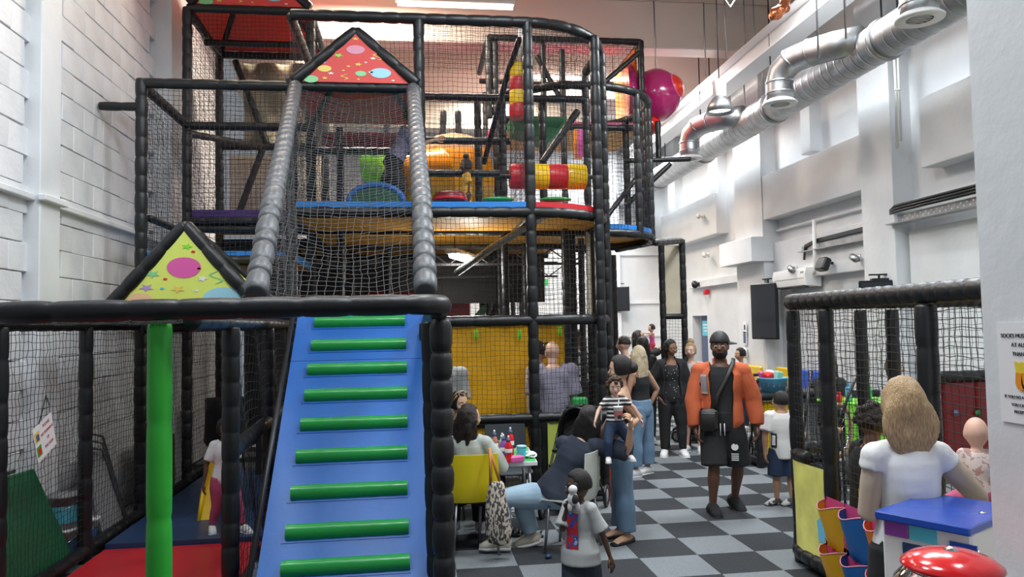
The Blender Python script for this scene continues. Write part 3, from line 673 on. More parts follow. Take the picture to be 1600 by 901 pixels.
def gable(par, org, x0, x1, yf, yb, zb, zt, r, canvas, items, tubem='foam_black', back=True):
    O = Vector(org); xm = (x0+x1)/2; ap = (xm, yf+.05, zt)
    L = lambda pts: [Vector(p)-O for p in pts]
    for e in ((x0, yf, zb), (x1, yf, zb)):
        b = MB(); b.foam(L([ap, e]), r, .26); part('roof_tube', b, tubem, par)
    if back:
        apb = (xm, (yf+yb)/2+.1, zt)
        for e in ((x0, yb, zb), (x1, yb, zb)):
            b = MB(); b.foam(L([ap, e]), r*.85, .26); part('roof_tube', b, tubem, par)
        for q in ((ap, (x1, yf, zb), (x1, yb, zb)), (ap, (x0, yb, zb), (x0, yf, zb)), (ap, (x0, yb, zb), (x1, yb, zb))):
            b = MB(); b.prism(L(q), (0, 0, -.008)); part('roof_canvas', b, canvas, par, False)
    tri = [(x0+.06, yf, zb), (x1-.06, yf, zb), (xm, yf, zt-.04)]
    b = MB(); b.prism(L(tri), (0, .012, 0)); sh = part('gable_canvas', b, canvas, par, False)
    W, H = x1-x0, zt-zb
    balloons(par, items, lambda u, v: Vector((xm+u*W, yf-.002, zb+v*H))-O, Vector((0, -1, 0)), .002)
mat('balloon_pink', (.75, .12, .4), .4); mat('balloon_blue', (.35, .66, .78), .4); mat('balloon_gold', (.85, .62, .12), .4); mat('balloon_green', (.25, .65, .3), .4); mat('balloon_rose', (.72, .3, .42), .4)
mat('print_white', (.8, .85, .82), .5); mat('balloon_peach', (.85, .55, .3), .4)
redset = [('o', .0, .62, .075, 'balloon_rose'), ('o', .2, .19, .085, 'balloon_blue'), ('o', -.25, .25, .055, 'balloon_gold'), ('o', .04, .17, .045, 'balloon_green'), ('o', -.36, .05, .06, 'balloon_green'),
          ('*', -.14, .5, .045, 'lime'), ('*', .02, .34, .035, 'balloon_gold'), ('*', .14, .46, .03, 'print_white'), ('*', -.26, .36, .035, 'lilac'), ('*', -.2, .16, .03, 'print_white'), ('*', .12, .2, .03, 'print_white'), ('*', -.25, .07, .03, 'balloon_gold'), ('*', .0, .82, .03, 'balloon_gold'),
          ('~', .17, .5, .07, 'balloon_gold'), ('~', -.1, .1, .05, 'balloon_gold'), ('c', -.06, .3, .014, 'balloon_gold'), ('c', .08, .38, .012, 'print_white'), ('c', -.1, .22, .012, 'balloon_gold'), ('c', .3, .05, .014, 'print_white'), ('c', .02, .06, .012, 'balloon_gold')]
limeset = [('o', .0, .5, .11, 'balloon_pink'), ('o', -.28, .12, .08, 'balloon_peach'), ('o', .25, .12, .13, 'balloon_blue'), ('o', -.02, .05, .06, 'balloon_green'), ('*', -.2, .42, .05, 'balloon_green'), ('*', .12, .36, .04, 'print_white'), ('*', -.04, .24, .05, 'balloon_gold'),
           ('*', -.24, .26, .05, 'lilac'), ('*', .02, .74, .04, 'lime'), ('~', .2, .38, .08, 'balloon_green'), ('c', -.14, .25, .014, 'cyan'), ('c', .1, .48, .014, 'orange'), ('c', .06, .68, .014, 'red'), ('c', -.12, .36, .014, 'red'), ('c', .08, .22, .014, 'print_white'), ('c', .05, .85, .012, 'red'), ('c', -.3, .34, .012, 'cyan')]
gable(tower, tower.location, B+.03, C_-.02, Y0-.05, Y1, 4.56, 5.14, .062, 'canvas_red', redset)
gable(tower, tower.location, A+.02, B-.0, Y1-.02, Y2, 6.05, 6.75, .06, 'canvas_red', redset)
b = MB(); b.box(T([(-.58, Y1+.3, 4.42)])[0], (1.1, .02, .2)); part('roof_canvas', b, 'vinyl_maroon', tower, False)
# camouflage-like cream sheet at the rear of the high left bay
b = MB()
for i in range(13):
    for j in range(9): b.v.append(tuple(T([(-2.45+1.3*i/12, Y2+.1+.05*math.sin(i*1.4+j*.8), 4.7+1.2*j/8)])[0]))
for i in range(12):
    for j in range(8): a = i*9+j; b.f.append((a, a+9, a+10, a+1)); b.m.append(0)
pattern('camouflage', 'noise', (.30, .29, .2), (.55, .49, .36), 3.5, .8)
b.build('canvas_sheet', 'camouflage', tower, True)

# --- nets of the tower
tnet((A, Y0, 2.7), (B, Y0, 2.7), (B, Y0, 4.5), (A, Y0, 4.5)); tnet((A, Y0, 2.7), (A, Y1, 2.7), (A, Y1, 4.5), (A, Y0, 4.5)); tnet((A, Y1, 3.4), (B, Y1, 3.4), (B, Y1, 6), (A, Y1, 6)); tnet((A, Y1, 3.4), (A, Y2, 3.4), (A, Y2, 6), (A, Y1, 6))
tnet((A, Y2, 3.4), (B, Y2, 3.4), (B, Y2, 4.7), (A, Y2, 4.7), cell=.09)
tnet((A, Y0, 2.0), (B, Y0, 2.0), (B, Y0, 2.7), (A, Y0, 2.7))
tnet((B, Y0, 3.25), (C_, Y0, 3.25), (C_, Y0, 5.28), (B, Y0, 5.28)); tnet((C_, Y0, 3.2), (D_, Y0, 3.2), (D_, Y0, 5.28), (C_, Y0, 5.28))
tnet((C_, Y0, .1), (D_, Y0, .1), (D_, Y0, 3.15), (C_, Y0, 3.15)); 
ac = arc((1.3, 9.25), 1.05, -PI/2, .15, 0, 40)
def arcnet(z0, z1):
    def P(u, v):
        i = min(int(u*40), 39); f = u*40-i; p = Vector(ac[i]).lerp(Vector(ac[i+1]), f)
        q = p-tower.location; q.z = z0+(z1-z0)*v; return tuple(q)
    return net('net', P, 36, round((z1-z0)/.055), tower)
arcnet(.9, 3.15); arcnet(3.2, 5.28)
tnet((C_, Y1, 3.3), (D_, Y1, 3.3), (D_, Y1, 4.95), (C_, Y1, 4.95), cell=.075); tnet((D_, Y0+.1, 3.3), (D_, Y1, 3.3), (D_, Y1, 5.3), (D_, Y0+.1, 5.3), cell=.06)
tnet((C_, Y0, 5.28), (D_+.6, Y0+.1, 5.28), (D_+.9, Y1, 5.28), (C_, Y1, 5.28), cell=.07); tnet((C_, Y2, 3.3), (D_, Y2, 3.3), (D_, Y2, 5.1), (C_, Y2, 5.1), cell=.08)
tnet((D_, Y2, 3.3), (3.6, Y2, 3.3), (3.6, Y2, 6.3), (D_, Y2, 6.3), cell=.07); tnet((B, Y1, 3.3), (B, Y2, 3.3), (B, Y2, 5.3), (B, Y1, 5.3), cell=.08)
tnet((B, Y2, 3.3), (C_, Y2, 3.3), (C_, Y2, 5.0), (B, Y2, 5.0), cell=.06); tnet((B, Y0+.1, 3.3), (B, Y1, 3.3), (B, Y1, 5.2), (B, Y0+.1, 5.2), cell=.06)
tnet((D_, Y1, .1), (2.3, Y1, .1), (2.3, Y1, 3.1), (D_, Y1, 3.1), cell=.06); tnet((.2, Y2, .1), (2.3, Y2, .1), (2.3, Y2, 3.1), (.2, Y2, 3.1), cell=.08)
tnet((1.2, 13.2, .1), (2.6, 16.95, .1), (2.6, 16.95, 3), (1.2, 13.2, 3), cell=.08)
tnet((3.62, Y2, 6.3), (3.62, Y3, 6.3), (1.2, Y3, 6.3), (1.2, Y2, 6.3), cell=.09)
tnet((FX0, FY, .1), (FX1, FY, .1), (FX1, FY, 2.0), (FX0, FY, 2.0), cell=.05)
def balnet(u, v):
    a = -PI/2+u*PI*.85; p = Vector((bc[0]+br*math.cos(a), bc[1]+br*math.sin(a), 3.2+1.9*v))-tower.location; return tuple(p)
net('net', balnet, 50, 32, tower)

# --- slides and play pieces in the tower (each a thing)
def stripes(name, label, c, axis, L, r, n, st=0):
    t = thing(name, label, 'play roller' if name != 'punch_bag' else 'punchbag', c)
    ax = Vector(axis).normalized(); R = ax.to_track_quat('Z', 'Y').to_matrix()
    for k in range(n):
        b = MB(); z0 = -L/2+L*k/n; z1 = z0+L/n; b.lathe([(r*.96, z0), (r*1.0, z0+.015), (r*1.01, (z0+z1)/2), (r, z1-.015), (r*.96, z1)], n=24, R=R); part('padded_band', b, ('vinyl_yellow', 'vinyl_red')[(k+st) % 2], t, True, .6)
    return t, R
t, R = stripes('punch_bag', 'yellow and red banded punchbag hanging behind the top net', tuple(at(811, 143, Y=8.75)), (.03, 0, 1), .64, .115, 4, 1)
b = MB(); b.tube([(.01, 0, .32), (.02, 0, .5), (.03, 0, .75)], .022, 8); part('hanging_strap', b, 'white', t)
p0, p1 = at(797, 278, Y=9.15), at(914, 274, Y=9.15)
t, R = stripes('padded_roller', 'horizontal roller with yellow and red bands on the upper deck', tuple((p0+p1)/2), (1, 0, 0), (p1-p0).length, .155, 4, 1)
b = MB(); b.tube([(-.6, 0, 0), (.6, 0, 0)], .03, 8); part('axle', b, 'black_metal', t)
# orange tube slide mouth with red surround
t = thing('tube_slide', 'orange tube slide with a red flared surround on the upper deck', 'slide', (.55, 10.6, 3.88))
b = MB(); b.lathe([(.44, -.75), (.455, -.72), (.45, -.1), (.47, -.09), (.47, -.05), (.45, -.04), (.44, .55), (.40, .55), (.40, -.75)], (-.05, .2, .15), n=32, R=Vector((1, .35, .18)).to_track_quat('Z', 'Y').to_matrix(), cap=False); part('tube', b, 'slide_orange', t)
b = MB(); b.prism([(-.9, .3, -.56), (.62, .3, -.56), (.62, .3, .35), (.45, .3, .5), (.1, .3, -.45), (-.9, .3, -.35)], (0, .05, 0)); part('surround', b, 'slide_red', t, False)
b = MB(); b.prism([(.15, .22, -.5), (.27, .22, -.52), (.55, .22, .38), (.46, .22, .42)], (0, .03, 0)); part('surround_rib', b, 'slide_red', t, False)
b = MB(); b.prism([(.22, .2, -.3), (.3, .2, -.32), (.4, .2, .0), (.34, .2, .03)], (0, -.02, 0)); b.ball((.36, .17, .02), .035, 8, 6); part('blue_bolt', b, 'ink_blue', t)
b = MB(); b.ball((.1, .9, .72), (.5, .35, .28), 20, 10); part('pale_dome', b, 'tan', t)
# pink and orange strip panel, green funnel, discs
p = at(903, 225, Y=10.9); b = MB(); b.box((0, 0, 0), (.11, .04, .44)); o = b.build('strip_panel', 'vinyl_orange', tower, False); o.location = p-tower.location
b = MB(); b.prism([(-.02, -.03, -.2), (.1, -.03, -.2), (.1, -.03, .22), (.0, -.03, .22)], (0, .004, 0)); b.build('pink_strip', 'balloon_pink', o, False)
b = MB(); P = [at(798, 182, Y=10.35), at(886, 182, Y=10.35), at(880, 200, Y=10.3), at(858, 221, Y=10.3), at(805, 202, Y=10.3)]; b.prism(P, (0, .5, 0)); tag(b.build('green_funnel', 'dark_green', None, False), 'green padded V-shaped trough under the high deck', 'trough')
p = at(586, 258, Y=10.95); b = MB(); b.ball((0, 0, 0), (.22, .05, .3), 24, 12); o = b.build('spinning_disc', 'lime', None); o.location = p; tag(o, 'bright lime oval disc on a lilac board', 'play disc')
b = MB(); b.box((.12, .08, .0), (.62, .03, .72)); b.build('backboard', 'lilac', o, False)
t = thing('rocker_arch', 'blue rimmed green rocker arch on the upper deck', 'play arch', tuple(at(588, 316, Y=9.25)))
b = MB(); b.tube([(.33*math.cos(a), 0, .22*math.sin(a)) for a in [PI*i/14 for i in range(15)]], .035, 8); part('rim', b, 'mat_blue', t)
b = MB(); b.prism([(.3*math.cos(a), 0, .19*math.sin(a)) for a in [PI*i/14 for i in range(15)]], (0, .3, 0)); part('body', b, 'dark_green', t, False)
t = thing('play_drum', 'dark red drum seat beside the girl in yellow', 'play drum', tuple(at(703, 316, Y=9.1))); b = MB(); b.lathe([(.19, 0), (.205, .02), (.2, .08), (.17, .115), (0, .125)], n=24); part('drum', b, 'vinyl_maroon', t); b = MB(); b.lathe([(.21, .02), (.215, .035), (.21, .05)], n=24, cap=False); part('hoop', b, 'red', t)
for px, Y, lab in ((778, 9.0, 'green cushion disc at the deck edge right of the girl'), (868, 9.0, 'thin green mat at the deck edge under the roller')):
    p = at(px, 312, Y=Y); b = MB(); b.ball(p, (.2, .12, .035), 20, 8); tag(b.build('floor_cushion', 'vinyl_green', None), lab, 'cushion')
# pink pod
t = thing('slide_pod', 'shiny magenta slide pod with a red window bulging out of the frame', 'slide', (4.0, 11.9, 5.66))
b = MB(); b.ball((0, 0, 0), (.42, .45, .44), 32, 20, fn=lambda v: v); part('shell', b, 'slide_pink', t)
b = MB(); R = Vector((.72, -.62, .25)).to_track_quat('Z', 'Y').to_matrix(); b.lathe([(.0, .49), (.1, .475), (.17, .43), (.19, .40)], n=28, R=R, cap=False); part('window_dome', b, 'slide_red', t)
b = MB(); b.lathe([(.19, .405), (.205, .4), (.2, .385)], n=28, R=R, cap=False); part('window_ring', b, 'balloon_pink', t)
b = MB(); b.lathe([(.52, -.1), (.55, -.1), (.5, .0), (.42, .1)], (-.38, 0, -.02), n=28, R=Vector((1, -.2, 0)).to_track_quat('Z', 'Y').to_matrix(), cap=False); part('flange', b, 'slide_pink', t)
b = MB(); b.lathe([(.435, -.012), (.448, 0), (.435, .012)], n=28, R=Matrix.Rotation(.2, 3, 'X'), cap=False); part('seam', b, 'vinyl_maroon', t)
b = MB(); b.ball((-.12, 0, -.5), (.2, .2, .16), 16, 10); part('lower_bend', b, 'slide_red', t)

# ================================================================ net cage at the front left with the climbing ramp
cage = thing('net_cage', 'waist-wide front net cage with thick black rails round the ramp', 'play cage', (-1.3, 4.25, 0))
cage['label'] = 'low front net cage with thick black padded rails and one green post'
K = lambda pts: [Vector(p)-cage.location for p in pts]
def cfoam(name, pts, r=.055, m='foam_black', seg=.24, **k): b = MB(); b.foam(K(pts), r, seg, n=14, **k); return part(name, b, m, cage)
cfoam('top_rail', [(-3.05, 4.35, 2.03), (-2.2, 4.22, 2.04), (.0, 4.2, 2.05), (.1, 4.23, 2.05), (.16, 4.31, 2.05), (.17, 4.42, 2.04)], .057, seg=.3)
cfoam('side_rail', [(.15, 4.5, 2.0), (.12, 8.1, 2.0)], .05); cfoam('side_rail', [(A, 4.35, 2.0), (A, 8.1, 2.0)], .05); cfoam('side_rail', [(-1.2, 5.25, 1.13), (-1.33, 8.15, 1.13)], .055); cfoam('side_rail', [(-1.19, 4.3, 1.98), (-1.28, 8.1, 1.98)], .05)
cfoam('side_rail', [(A, 4.35, .1), (A, 11.3, .1)], .055); cfoam('side_rail', [(A, 8.2, 2.0), (A, 11.4, 2.0)], .05)
cfoam('post', [(.155, 4.36, 0), (.155, 4.36, 1.97)], .058, seg=.17, pinch=.78, plump=1.1); cfoam('post', [(.12, 5.0, 0), (.1, 5.0, 1.96)], .05); cfoam('post', [(.12, 6.6, 0), (.1, 6.6, 1.96)], .05)
cfoam('post', [(-1.2, 5.2, 0), (-1.19, 5.2, 1.95)], .058, seg=.17); cfoam('post', [(-1.27, 6.9, 0), (-1.27, 6.9, 1.95)], .055, seg=.18)
for y in (5.53, 6.9): cfoam('post', [(A, y, 0), (A, y, 1.98)], .055)
b = MB(); b.foam(K([(-1.345, 4.27, 0), (-1.345, 4.27, 1.97)]), .066, .46, pinch=.9, plump=1.0); part('green_post', b, 'post_green', cage, label='bright green padded post')
# side and back nets
def cnet(*p, **k): return qnet('net', *K(p), cage, **k)
cnet((A, 4.35, .15), (A, 8.2, .15), (A, 8.2, 1.98), (A, 4.35, 1.98), cell=.056); cnet((A, 8.2, .15), (A, 11.4, .15), (A, 11.4, 1.98), (A, 8.2, 1.98), cell=.06)
cnet((A, 4.3, 2.0), (-1.2, 4.3, 2.0), (-1.2, 8.1, 2.0), (A, 8.1, 2.0), cell=.07)
cnet((-1.2, 5.2, .1), (-1.3, 8.1, .1), (-1.28, 8.1, 1.95), (-1.2, 5.2, 1.95), cell=.07, wave=.03); cnet((.15, 4.4, .1), (.12, 8.1, .1), (.1, 8.1, 1.95), (.14, 4.4, 1.95), cell=.06)
cnet((-1.2, 4.3, .05), (-1.2, 5.2, .05), (-1.2, 5.2, 1.95), (-1.2, 4.3, 1.95), cell=.07) if False else None
# sloping net chute up to the red gable
cfoam('chute_tube', [(-1.2, 8.12, 4.5), (-.93, 5.2, 2.75), (-.885, 4.45, 2.13)], .066, 'foam_lit_dusty', .15, pinch=.78, plump=1.08)
cfoam('chute_tube', [(.03, 8.12, 4.5), (.07, 5.2, 2.75), (.075, 4.45, 2.13)], .066, 'foam_lit_dusty', .15, pinch=.78, plump=1.08)
mat('net_grey', (.07, .07, .075), .7)
def chute(u, v):
    y = 4.45+(8.12-4.45)*v; z = 2.1+(4.48-2.1)*v-.12*math.sin(PI*u)*(.4+.6*v); x0 = -.885+(-1.2+.885)*v; x1 = .075+(.03-.075)*v
    return tuple(Vector((x0+(x1-x0)*u, y, z))-cage.location)
net('net', chute, 20, 76, cage, material='net_grey', r=.0028, wave=.012)
cnet((-1.0, 4.5, 2.05), (-1.22, 8.1, 2.05), (-1.2, 8.12, 4.4), (-.9, 4.5, 2.15), cell=.065, material='net_grey', wave=.03)
cnet((.1, 4.5, 2.05), (.1, 8.1, 2.05), (.05, 8.12, 4.4), (.08, 4.5, 2.15), cell=.065)
# yellow roof over the cage
ro = thing('cage_roof', 'lime yellow gable roof with a pink balloon print over the front cage', 'roof', (-1.98, 6.9, 2.0))
gable(ro, ro.location, -2.62, -1.33, 6.9, 8.1, 2.12, 2.86, .062, 'canvas_lime', limeset)
# floor mats
for nm, mm, lab, P, z in (('floor_mat', 'vinyl_red', 'dark red floor mat at the foot of the front cage', [(A+.1, 4.5), (-1.3, 4.5), (-1.35, 7.05), (A+.1, 7.05)], .06), ('floor_mat', 'vinyl_navy', 'navy blue floor mat behind the red one', [(A+.1, 7.07), (-1.35, 7.07), (-1.35, 10.6), (A+.1, 10.6)], .1)):
    b = MB(); b.prism([(x, y, .002) for x, y in P], (0, 0, z)); tag(b.build(nm, mm, None, False), lab, 'floor mat')
# climbing ramp
X0, X1 = -1.0, .115
ra = thing('climbing_ramp', 'blue padded climbing ramp with nine green rungs', 'climbing ramp', (-.44, 4.62, 0))
O = ra.location; a_ = Vector((0, 4.64, .02)); e_ = Vector((0, 6.86, 2.08)); dr = (e_-a_).normalized(); nr = Vector((0, -dr.z, dr.y))
def rp(x, s, h): return Vector((x, 0, 0))+a_+dr*s+nr*h-O
Lr = (e_-a_).length
for s0, s1 in ((.0, 2.42), (2.425, Lr)):
    b = MB(); b.add([rp(x, s, h) for s in (s0, s1) for h in (-.12, 0) for x in (X0, X1)], [(0, 1, 3, 2), (4, 6, 7, 5), (0, 4, 5, 1), (2, 3, 7, 6), (0, 2, 6, 4), (1, 5, 7, 3)]); part('ramp_pad', b, 'vinyl_blue', ra, False)
mat('rung_pad_edge', (.01, .12, .5), .4)
for py, xa, xb in ((884, 443, 640), (828, 450, 638), (767, 458, 636), (711, 466, 636), (662, 473, 636), (617, 479, 636), (577, 483, 635), (540, 489, 634), (504, 494, 632)):
    # where the sight line meets the ramp surface
    d = CF+CR*((xa+xb)/2-800)/FPX-CU*(py-450.5)/FPX; tt = (a_-CAM).dot(nr)/d.dot(nr); q = CAM+d*tt; s = (q-a_).dot(dr)
    xl = q.x-(xb-xa)/2/FPX*(q-CAM).dot(CF); xr = q.x+(xb-xa)/2/FPX*(q-CAM).dot(CF)
    b = MB(); h = .045; n = 10; k = 18
    prof = [(math.cos(PI*i/n)*.055, math.sin(PI*i/n)*.06) for i in range(n+1)]
    vs = []
    for g in range(k+1):
        x = xl+(xr-xl)*g/k; w = 1+.02*math.sin(g*2.1+py); tilt = .0
        vs += [rp(x, s+c*w+tilt*g/k, .003+hh*w*(.985 if g in (0, k) else 1)) for c, hh in prof]
    m_ = n+1; fs = [(g*m_+i, g*m_+i+1, (g+1)*m_+i+1, (g+1)*m_+i) for g in range(k) for i in range(n)]+[tuple(range(m_))[::-1], tuple(k*m_+i for i in range(m_))]
    b.add(vs, fs); part('rung', b, 'vinyl_green', ra, True, .7)
    b = MB(); b.add([rp(x, s+c, hh) for c in (-.075, .05) for hh in (0, .004) for x in (xl-.025, xr+.005)], [(0, 1, 3, 2), (4, 6, 7, 5), (0, 4, 5, 1), (2, 3, 7, 6), (0, 2, 6, 4), (1, 5, 7, 3)]); part('rung_base', b, 'rung_pad_edge', ra, False)
b = MB(); b.prism([rp(X0-.0, .0, -.12), rp(X0, Lr, -.12), Vector((X0, 6.86, 0))-O], (.02, 0, 0)); b.prism([rp(X1, .0, -.12), rp(X1, Lr, -.12), Vector((X1, 6.86, 0))-O], (-.02, 0, 0)); part('ramp_side', b, 'vinyl_navy', ra, False)
for xx in (X0-.03, X1+.03): b = MB(); b.tube([rp(xx, .1, .06), rp(xx, 2.9, .06)], .02, 6); part('edge_cord', b, 'foam_black', ra)
# ================================================================ rounded ball pen on the right
pen = thing('ball_pen', 'rounded net ball pen with black padded ring and fabric pocket panels', 'play pen', (3.0, 5.2, 0))
Q = lambda pts: [Vector(p)-pen.location for p in pts]
def pfoam(name, pts, r=.055, m='foam_black', seg=.17, **k): b = MB(); b.foam(Q(pts), r, seg, n=14, **k); return part(name, b, m, pen)
ca = arc((3.42, 5.62), .42, PI, PI/2, 0, 8)
ring = lambda z: [(3.0, 3.2, z), (3.0, 5.55, z)]+[(p[0], p[1], z) for p in ca]+[(4.4, 6.1, z), (5.9, 6.1, z)]
pfoam('top_ring', ring(2.07), .062, seg=.11, pinch=.9, plump=1.02); pfoam('middle_ring', ring(.86)[1:-2], .05, seg=.12); pfoam('bottom_ring', ring(.1), .06, seg=.12, pinch=.9)
for x, y, r in ((3.05, 5.8, .055), (3.0, 5.22, .055), (3.0, 4.12, .062), (3.8, 6.06, .05), (4.12, 6.1, .055), (4.45, 6.1, .05), (5.6, 6.1, .055)): pfoam('post', [(x, y, 0), (x, y, 2.0)], r, seg=.3)
def pnet(*p, **k): return qnet('net', *Q(p), pen, **k)
pnet((3.0, 3.3, .7), (3.0, 5.5, .7), (3.0, 5.5, 2.02), (3.0, 3.3, 2.02), cell=.052, r=.0028); pnet((4.0, 6.1, .8), (5.9, 6.1, .8), (5.9, 6.1, 2.02), (4.0, 6.1, 2.02), cell=.054)
pnet((4.0, 6.1, .1), (4.5, 6.1, .1), (4.5, 6.1, .8), (4.0, 6.1, .8), cell=.06)
def pa(u, v):
    a = PI-u*PI/2-.0; p = Vector((3.42+.42*math.cos(a), 5.62+.46*math.sin(a), .15+1.87*v))-pen.location; return tuple(p)
net('net', lambda u, v: pa(u, .3+.7*v), 13, 26, pen); pnet((3.42, 6.08, .15), (4.0, 6.1, .15), (4.0, 6.1, 2.0), (3.42, 6.08, 2.0))
# lime party panel round the corner
b = MB(); cc = [(3.0, 5.28)]+[(p[0], p[1]) for p in arc((3.42, 5.62), .44, PI, PI*.62, 0, 7)]
for x, y in cc:
    for z in (.14, .45, .82): b.v.append(tuple(Q([(x-.012+.008*math.sin(z*20), y, z)])[0]))
for i in range(len(cc)-1):
    for j in range(2): a = i*3+j; b.f.append((a, a+3, a+4, a+1)); b.m.append(0)
mat('party_lime', (.78, .76, .2), .45, bump=.5, scale=6, var=.22, vscale=4); o = b.build('party_panel', 'party_lime', pen, True)
b = MB(); b.prism(Q([(2.99, 5.32, .5), (2.985, 5.42, .42), (2.985, 5.4, .27), (2.99, 5.33, .28), (2.99, 5.29, .4)]), (-.004, 0, 0)); part('balloon_print', b, 'sky', pen, False)
# back padding, lower back wall, yellow and red pads
b = MB()
for k, (z) in enumerate((0,)): pass
for x0, x1 in ((4.53, 4.83), (4.835, 5.13), (5.135, 5.43), (5.435, 5.73)):
    b = MB(); b.box(Q([((x0+x1)/2, 6.06, 1.0)])[0], (x1-x0, .06, .74), bev=.015); part('red_pad', b, 'vinyl_red2' if 'vinyl_red2' in M else mat('vinyl_red2', (.15, .006, .012), .4, bump=.15, scale=15), pen, False)
pfoam('pad_rail', [(4.5, 6.05, 1.41), (5.75, 6.05, 1.41)], .05)
for px, c in ((1493, 'ink_blue'), (1527, 'dark_green')):
    p = at(px, 645, Y=6.02); b = MB(); b.lathe([(0, 0), (.022, 0), (.028, .008), (0, .012)], Q([p])[0], 14, R=Matrix.Rotation(PI/2, 3, 'X')); part('peg_disc', b, c, pen)
for y0, y1 in ((3.3, 4.1), (4.12, 5.0)):
    b = MB(); b.box(Q([(3.12, (y0+y1)/2, .42)])[0], (.14, y1-y0, .72), bev=.03); part('inner_pad', b, 'vinyl_yellow', pen, False)
b = MB(); b.prism([(3.1, 3.3, .02), (4.9, 3.3, .02), (4.9, 6.0, .02), (3.1, 6.0, .02)], (0, 0, .3)); tag(b.build('floor_cushion', 'vinyl_yellow', None, False), 'thick yellow floor pad inside the rounded ball pen', 'cushion')
# hanging fabric pockets
px_ = thing('pocket_organiser', 'three column fabric pocket panel in yellow, blue and orange with pink linings', 'pocket panel', (2.95, 5.2, 0))
O = px_.location
def pocket(y0, y1, zt, zb, c, bulge=.1):
    yc = (y0+y1)/2; n = 8; vs = []; fs = []
    rows = 6
    for j in range(rows+1):
        t = j/rows; z = zt+(zb-zt)*t; bl = bulge*(1-t)**.8*(1+.0*t)+.02; nar = 1-.22*t
        for i in range(n+1):
            s = i/n; y = yc+(s-.5)*(y1-y0)*nar; x = -bl*math.sin(PI*s)**.6-.008*math.sin(i*2.3+j*1.4)*t
            vs.append(Vector((x, y-O.y, z+.018*math.cos(PI*(s-.5)*2)*(1-t)*-1)))
    for j in range(rows):
        for i in range(n): a = j*(n+1)+i; fs.append((a, a+1, a+n+2, a+n+1))
    b = MB(); b.add(vs, fs); o = b.build('pocket', c, px_, True)
    b = MB(); m_ = len(vs); b.add([Vector((-.004, y0-O.y, zt+.05)), Vector((-.004, y1-O.y, zt+.05)), Vector((-.004, y1-O.y, zb)), Vector((-.004, y0-O.y, zb))], [(0, 1, 2, 3)]); b.build('lining', 'vinyl_pinkish', o, False)
    b = MB(); b.tube([v+Vector((0, 0, .002)) for v in vs[:n+1]], .004, 5); b.build('binding', 'balloon_rose', o, True)
mat('vinyl_pinkish', (.55, .06, .2), .5)
mat('fabric_blue', (.012, .14, .45), .5, bump=.2, scale=12); mat('fabric_yellow', (.80, .42, .01), .5, bump=.2, scale=12); mat('fabric_orange', (.78, .2, .01), .5, bump=.2, scale=12)
for (y0, y1, c), dz in zip(((4.98, 5.24, 'fabric_yellow'), (4.69, 4.97, 'fabric_blue'), (4.4, 4.68, 'fabric_orange')), (0, .0, 0)):
    pocket(y0, y1, .6, .3, c); pocket(y0, y1, .29, .0, c)
# ================================================================ vending box, capsule machine
vb = thing('vending_box', 'white vending box with a blue slab top and purple and cyan stripes', 'vending machine', (2.277, 3.045, 0))
n_ = Vector((-.866, -.5, 0)); w_ = Vector((.5, -.866, 0))
Rv = Matrix(((w_.x, -n_.x, 0), (w_.y, -n_.y, 0), (0, 0, 1)))       # local x along the front edge, local -y to the front
cx = Vector((0, 0, 0))
VB = lambda b_, c, s, mi=0, bev=0: b_.box(Rv @ Vector(c)+cx, s, Rv, mi, bev)
for nm, c, s, m, bv in (('top_slab', (0, 0, 1.082), (.38, .52, .036), 'mat_blue2', .006), ('body', (.0, .01, .9), (.36, .46, .33), 'white_plastic', .01), ('base', (.0, .03, .37), (.36, .4, .74), 'white_plastic', .01), ('front_window', (.03, -.222, .915), (.24, .012, .13), 'vinyl_navy', 0),
                        ('purple_stripe', (-.115, -.224, 1.03), (.1, .008, .065), 'purple', .003), ('cyan_stripe', (-.005, -.224, 1.03), (.108, .008, .065), 'cyan', 0), ('side_hinge', (.15, -.226, 1.0), (.1, .01, .05), 'mat_blue2', 0)):
    if m == 'mat_blue2' and m not in M: mat(m, (.015, .07, .42), .25, coat=.3)
    b = MB(); VB(b, c, s, 0, bv); part(nm, b, m, vb, False)
b = MB(); b.lathe([(0, 0), (.014, 0), (.014, .004), (0, .006)], Rv @ Vector((.13, .02, 1.1))+cx, 12); part('lock', b, 'chrome', vb); b = MB(); b.lathe([(0, 0), (.01, 0), (0, .006)], Rv @ Vector((.14, -.232, 1.0))+cx, 10); part('rivet', b, 'chrome', vb)
b = MB(); b.tube([Rv @ Vector(p)+cx for p in ((.19, -.2, 1.0), (.215, -.2, .95), (.21, -.2, .88), (.19, -.2, .86))], .006, 6); part('hasp', b, 'chrome', vb)
gm = thing('capsule_machine', 'clear globe capsule machine with a shiny red domed lid', 'vending machine', (1.545, 2.06, 0)); gz = 1.195
b = MB(); b.lathe([(.128, gz), (.136, gz+.006), (.134, gz+.014), (.11, gz+.032), (.07, gz+.046), (.03, gz+.052), (0, gz+.054)], n=40); part('lid', b, 'gloss_red' if 'gloss_red' in M else mat('gloss_red', (.75, .008, .012), .15, coat=.8), gm)
b = MB(); b.lathe([(.018, gz+.05), (.02, gz+.054), (.006, gz+.062), (0, gz+.062)], n=12); part('lid_lock', b, 'chrome', gm)
b = MB(); b.lathe([(.12, gz), (.155, gz-.04), (.172, gz-.1), (.165, gz-.17), (.13, gz-.23), (.128, gz-.23), (.162, gz-.17), (.169, gz-.1), (.152, gz-.042), (.118, gz-.002)], n=40, cap=False); part('globe', b, 'glass', gm)
